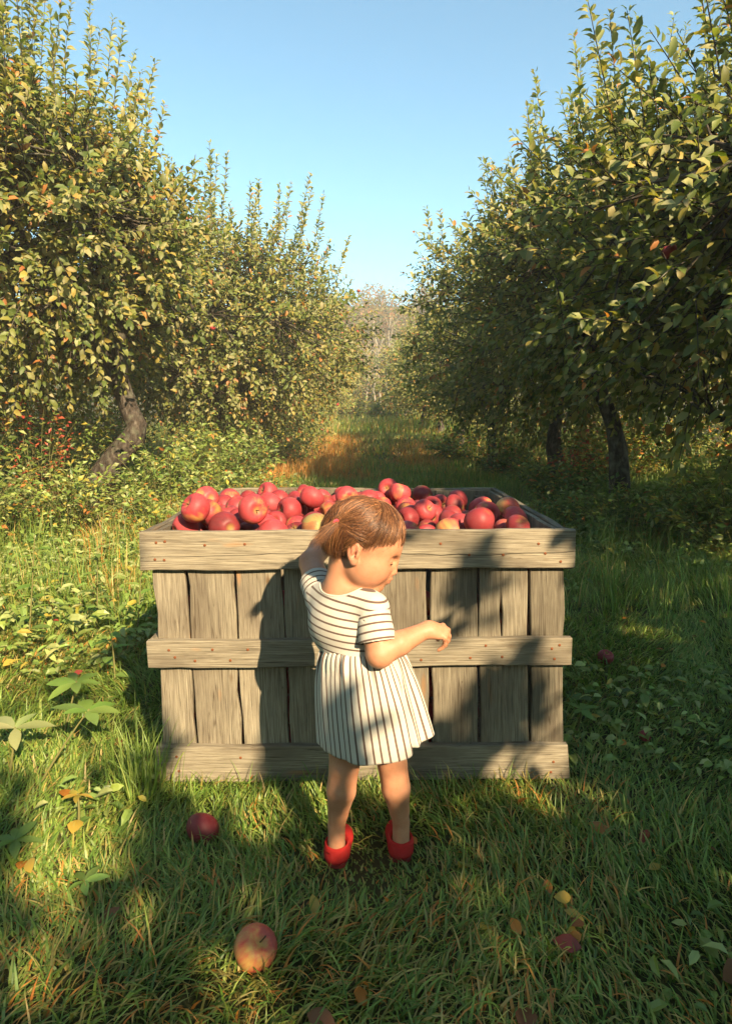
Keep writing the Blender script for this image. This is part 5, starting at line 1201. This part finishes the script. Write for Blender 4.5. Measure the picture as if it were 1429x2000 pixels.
def birch(seed, px_, Y, h, lean, label):
    rng = np.random.default_rng(seed); x = (px_ - 714.5) / FPX * Y; z = float(ground_z(x, Y)) - .1; root = empty('bare_tree', (x, Y, z)); tag(root, label, 'tree', 'pale bare trees at the alley end')
    wd = MB(); tp = bez((0, 0, 0), (lean * .3, 0, h * .45), (lean, rng.normal(0, .2), h), 10); tp[2:-1, 0] += rng.normal(0, .05, 7); wd.add(*tube(tp, np.linspace(.10, .02, 10), 7))
    link('trunk', wd.mesh('trunk'), M_BIRCH, root); br = MB()
    for b in range(16):
        i = rng.integers(4, 9); e = tp[i] + np.array([rng.normal(0, .5), rng.normal(0, .5), rng.uniform(.6, 1.6)]); br.add(*tube(bez(tp[i], (tp[i] + e) / 2 + [rng.normal(0, .1), 0, -.1], e, 5), np.linspace(.035, .008, 5), 4))
    link('branches', br.mesh('branches'), M_BIRCH, root)
birch(501, 745, 44, 6.6, -.55, 'tall pale bare tree leaning left at the alley end'); birch(502, 752, 45, 6.8, .35, 'tall pale bare tree leaning right at the alley end')
birch(503, 716, 43, 4.6, .1, 'shorter pale bare tree left of the tall pair'); birch(504, 728, 46, 5.0, .25, 'thin pale bare tree between the short and tall ones'); birch(505, 775, 48, 5.6, .3, 'pale bare tree rightmost of the bare trees')
bush(332, 0.1, 42, 1.5, 1.6, 60, [WD_Y, WD_O, WD_G], [2, 1, 2], .2, 'yellow brush closing the far end of the alley', GB)
bush(333, -1.2, 38, 1.9, 1.5, 60, [WD_G, WD_Y, WD_P], [3, 1, 1], .18, 'green brush at the far left end of the alley', GB)
bush(334, 1.6, 40, 2.0, 1.6, 60, [WD_G, WD_Y, WD_D], [3, 1.4, 1], .18, 'green brush at the far right end of the alley', GB)

# ------------------------------------------------------------------ leafy weeds at the left of the crate, low cover in the lawn
def weed(name, base, top, n_leaf, leaf, label, rng, cols=((0.16, 0.27, 0.05), (0.20, 0.31, 0.07), (0.14, 0.23, 0.05)), first=0.15, group='tall leafy weeds left of the bin', whorl=False, droop=0.1):
    base = np.asarray(base, float); top = np.asarray(top, float); root = empty(name, base); tag(root, label, 'weed', group)
    sp = bez((0, 0, -.02), (top - base) * .5 + [.01, 0, .02], top - base, 9); v, t, q = tube(sp, np.linspace(.0045, .002, 9), 6); link('stem', mesh_np('stem', v, [t, q]), M_STEM2, root)
    for k in range(n_leaf):
        t_ = first + (1 - first) * (k + .5) / n_leaf if not whorl else 0.97; i = min(int(t_ * 8), 7); f = t_ * 8 - i; p = sp[i] * (1 - f) + sp[i + 1] * f
        th = k * 2.4 + rng.uniform(-.3, .3) if not whorl else k * 2 * np.pi / n_leaf + rng.uniform(-.2, .2)
        d = norm(np.array([math.cos(th), math.sin(th), .35 - droop * 2 + rng.normal(0, .15)])); nn = np.array([0, -.15, 1.0]) + rng.normal(0, .15, 3)
        L = leaf * rng.uniform(.75, 1.15) * (1.1 - .35 * t_ if not whorl else 1); big_leaf(p, d, nn, L, L * rng.uniform(.34, .44), pal(rng, 1, cols, np.ones(len(cols)))[0], root)
    return root
def big_leaf(p, d, nn, L, W, col, root, name='leaf'):
    """leaf of a weed: 5 rows, folded along the rib"""
    d = norm(d); s_ = norm(np.cross(d, nn)); u = np.cross(s_, d); rows = [(0, .02), (.2, .32), (.45, .5), (.7, .40), (.88, .2), (1, .01)]
    V = []; 
    for a, w_ in rows:
        z = -.22 * a * a + .04 * a
        for b in (-1, 0, 1): V.append(d * a * L + s_ * b * w_ * W + u * (z * L + abs(b) * w_ * W * .22))
    Q = [(r_ * 3 + c, r_ * 3 + c + 1, r_ * 3 + c + 4, r_ * 3 + c + 3) for r_ in range(5) for c in range(2)]
    return link(name, mesh_np(name, np.array(V), [np.array(Q)], attrs={'tint': np.tile(col, (18, 1))}), M_WEED, root, loc=p)
rk = np.random.default_rng(91)
def g0(px_, py_): p = PG(px_, py_, 0); p[2] = float(ground_z(p[0], p[1])); return p
def up(px_, py_, b): return P(px_, py_, b[1])
b = g0(52, 1290); weed('leafy_weed', b, up(68, 1045, b), 16, .095, 'tall weed with pale straight stem and paired leaves at far left', rk, first=.25)
b = g0(188, 1235); weed('leafy_weed', b, up(190, 1065, b), 12, .10, 'leafy weed with broad leaves left of the bin rim', rk)
b = g0(265, 1250); weed('leafy_weed', b, up(276, 1115, b), 6, .085, 'small weed with yellow stem touching the bin corner', rk)
b = g0(120, 1440); weed('leafy_weed', b, up(150, 1330, b), 6, .10, 'low weed with a whorl of big bright leaves', rk, whorl=True)
b = g0(70, 1530); weed('leafy_weed', b, up(175, 1385, b), 6, .095, 'slanting weed with five wide leaves over the bin shadow', rk, whorl=True)
b = g0(15, 1520); weed('leafy_weed', b, up(30, 1420, b), 5, .11, 'weed with pale limp leaves at the left edge', rk, cols=[(0.36, 0.38, 0.18), (0.3, 0.34, 0.14)], whorl=True)
b = g0(150, 1635); weed('leafy_weed', b, up(152, 1550, b), 5, .045, 'small weed with yellow leaves left of the windfall apple', rk, cols=[WD_Y, (0.42, 0.30, 0.05)], whorl=True)
b = g0(20, 1680); weed('leafy_weed', b, up(30, 1640, b), 6, .065, 'low broad leaved weed at the left edge of the foreground', rk, whorl=True)
b = g0(160, 1760); weed('leafy_weed', b, up(165, 1720, b), 5, .05, 'little four leaved weed in the left foreground', rk, whorl=True)
b = g0(110, 1180); weed('leafy_weed', b, up(116, 1085, b), 8, .11, 'weed with long narrow leaves behind the tall one', rk)
b = g0(225, 1340); weed('leafy_weed', b, up(215, 1230, b), 6, .09, 'weed growing at the edge of the bin shadow', rk)
b = g0(1120, 1440); weed('leafy_weed', b, up(1135, 1385, b), 5, .06, 'shaded broad leaved weed against the bin at right', rk, whorl=True, group='low weeds right of the bin')
b = g0(795, 1640); weed('leafy_weed', b, up(788, 1602, b), 3, .045, "single round leaved weed before the child's right ankle", rk, whorl=True, group='low weeds right of the bin')
# broad leaved ground cover: too small to count
rc_ = np.random.default_rng(95); k = 26000
x = rc_.uniform(-3.4, 3.0, k); y = rc_.uniform(0.9, 6.5, k); q = np.stack([x, y], 1); dn = SNoise(96, 2.2)(q) + 0.6 * SNoise(97, 6)(q) + np.where(x < -0.6, .55, -0.5)
ok = (dn > 0.25) & ~in_crate(x, y, -.02); x = x[ok]; y = y[ok]; k = len(x)
p = np.stack([x, y, ground_z(x, y) + rc_.uniform(.01, .09, k) * (1 + .25 * np.maximum(y - 3, 0))], 1); L = rc_.uniform(.022, .055, k) * (1 + .12 * np.maximum(y - 2, 0))
v, t, qd, m_ = leaf_cloud(p, norm(rc_.normal(size=(k, 3)) * [1, 1, .25]), np.array([0, -.2, 1]) + rc_.normal(0, .3, (k, 3)), L, L * rc_.uniform(.4, .7, k), 2)
mb = MB(); mb.add(v, t, qd, tint=np.repeat(pal(rc_, k, [WD_G, WD_P, WD_D, WD_Y, (0.17, 0.26, 0.06)], [4, 2, 2, .35, 3]), m_, 0))
k = 2600; x = rc_.uniform(-2.6, -0.62, k); y = rc_.uniform(1.7, 5.6, k); ok = (SNoise(98, 2.6)(np.stack([x, y], 1)) > -0.35) & ~in_crate(x, y, -.03); x = x[ok]; y = y[ok]; k = len(x)
p = np.stack([x, y, ground_z(x, y) + rc_.uniform(.04, .17, k)], 1); L = rc_.uniform(.045, .085, k)
v, t, qd, m_ = leaf_cloud(p, norm(rc_.normal(size=(k, 3)) * [1, 1, .3]), np.array([.1, -.3, 1]) + rc_.normal(0, .28, (k, 3)), L, L * rc_.uniform(.32, .5, k), 2, .5, .3)
mb.add(v, t, qd, tint=np.repeat(pal(rc_, k, [WD_G, WD_P, (0.22, 0.32, 0.07), WD_Y], [3, 3, 3, .4]), m_, 0))
tag(link('ground_cover', mb.mesh('ground_cover', smooth=False), M_WEED), 'small broad leaved weeds mixed into the grass', 'ground cover', kind='stuff')

# ------------------------------------------------------------------ fallen leaves
def fallen(px_, py_, L, col, label, group, z=0.028, tilt=.4, yaw=None):
    p = PG(px_, py_, z); p[2] = float(ground_z(p[0], p[1])) + z; a = rk.uniform(0, 6.28) if yaw is None else yaw
    d = np.array([math.cos(a), math.sin(a), rk.normal(0, .25)]); o = big_leaf(p, d, np.array([rk.normal(0, tilt), -.3 + rk.normal(0, tilt), 1.0]), L, L * rk.uniform(.5, .7), np.array(col) * rk.uniform(.8, 1.2), None, 'fallen_leaf')
    tag(o, label, 'leaf', group)
FO = (0.50, 0.19, 0.03); FY = (0.50, 0.34, 0.06); FB = (0.22, 0.09, 0.035); FR = (0.30, 0.05, 0.035); FP = (0.42, 0.40, 0.22)
GF = 'fallen leaves on the grass'
for a in [(935, 1700, .075, FP, 'large pale green fallen leaf right of the red shoes'), (1148, 1608, .06, FO, 'orange fallen leaf in the sun patch at right'), (1135, 1850, .055, FR, 'dark red fallen leaf in the shaded foreground'),
          (1028, 1965, .06, FB, 'brown fallen leaf at the bottom of the foreground'), (1410, 1915, .07, FB, 'brown fallen leaf in the bottom right corner'), (235, 1770, .06, FB, 'dull brown fallen leaf in the left foreground shade'),
          (120, 1168, .05, FO, 'orange fallen leaf in the sunlit weeds at left'), (78, 1145, .05, FR, 'red fallen leaf below the tall weed at left'), (600, 1975, .06, FB, 'reddish brown leaf at the bottom edge left of middle'),
          (38, 1695, .05, FO, 'orange leaf under the broad weed at the left edge'), (230, 1440, .045, FB, 'brown dry leaf clump by the bin shadow'), (1290, 1690, .035, FY, 'small tan leaf in the dark grass at right'),
          (800, 1545, .045, FO, 'orange leaf curled in the grass before the bin'), (1265, 1620, .045, FR, 'reddish leaf right of the orange one in the sun patch'), (610, 1745, .05, FY, 'yellow grass leaf standing in the middle foreground')]:
    fallen(a[0], a[1], a[2], a[3], a[4], GF)
for k in range(34):
    fallen(rk.uniform(0, 290), rk.uniform(990, 1250) if k < 26 else rk.uniform(1250, 1700), rk.uniform(.03, .06), (FO, FR, FB, FY)[rk.integers(4)], 'small orange or red leaf scattered in the sunlit grass left of the bin', GF, z=.06)
for k in range(16):
    fallen(rk.uniform(700, 1400), rk.uniform(1560, 1980), rk.uniform(.025, .045), (FO, FB, FY, FB)[rk.integers(4)], 'small dull leaf scattered in the shaded grass at lower right', GF, z=.03)
for k in range(16):
    fallen(rk.uniform(1130, 1400), rk.uniform(1000, 1540), rk.uniform(.03, .05), (FO, FB, FY)[rk.integers(3)], 'small leaf scattered in the shaded grass right of the bin', GF, z=.05)
# ------------------------------------------------------------------ apples still on the trees
for i, (a_, b_, Y, lab) in enumerate([(698, 648, 15.2, 'red apple hanging at the right edge of the left row'), (668, 652, 15.0, 'orange red apple hanging just left of the alley gap'), (1352, 712, 5.6, 'dull red apple hanging in shade on the right'), (700, 568, 15.0, 'red apple high in the left row by the alley'),
                                     (658, 790, 14.6, 'low red apple at the foot of the left row'), (1306, 492, 3.9, 'pinkish red apple in the near right crown'), (415, 640, 9.9, 'pale red apple in the second tree on the left'), (815, 655, 16.5, 'dark red apple in the right row by the alley')]):
    apple(tuple(P(a_, b_, Y)), tuple(rk.uniform(-.4, .4, 2)) + (0.0,), 0.95, AP_MESH[i % 7], lab, 'apples still hanging on the trees')
# ------------------------------------------------------------------ thin autumn haze
m, n, out = new_mat('haze_air')
vol = nd(n, 'ShaderNodeVolumePrincipled'); vol.inputs['Color'].default_value = (0.97, 0.95, 0.88, 1); vol.inputs['Density'].default_value = 0.0030; vol.inputs['Anisotropy'].default_value = 0.0
n.links.new(vol.outputs[0], out.inputs['Volume'])
hb = np.array([[x, y, z] for x in (-32, 32) for y in (-14, 100) for z in (-3, 19)], float)
hz_ = link('haze', mesh_np('haze', hb, [np.array([[0, 1, 3, 2], [4, 6, 7, 5], [0, 4, 5, 1], [2, 3, 7, 6], [0, 2, 6, 4], [1, 5, 7, 3]])], smooth=False), m); hz_['kind'] = 'stuff'
hz_['label'] = 'thin pale haze between the far trees'
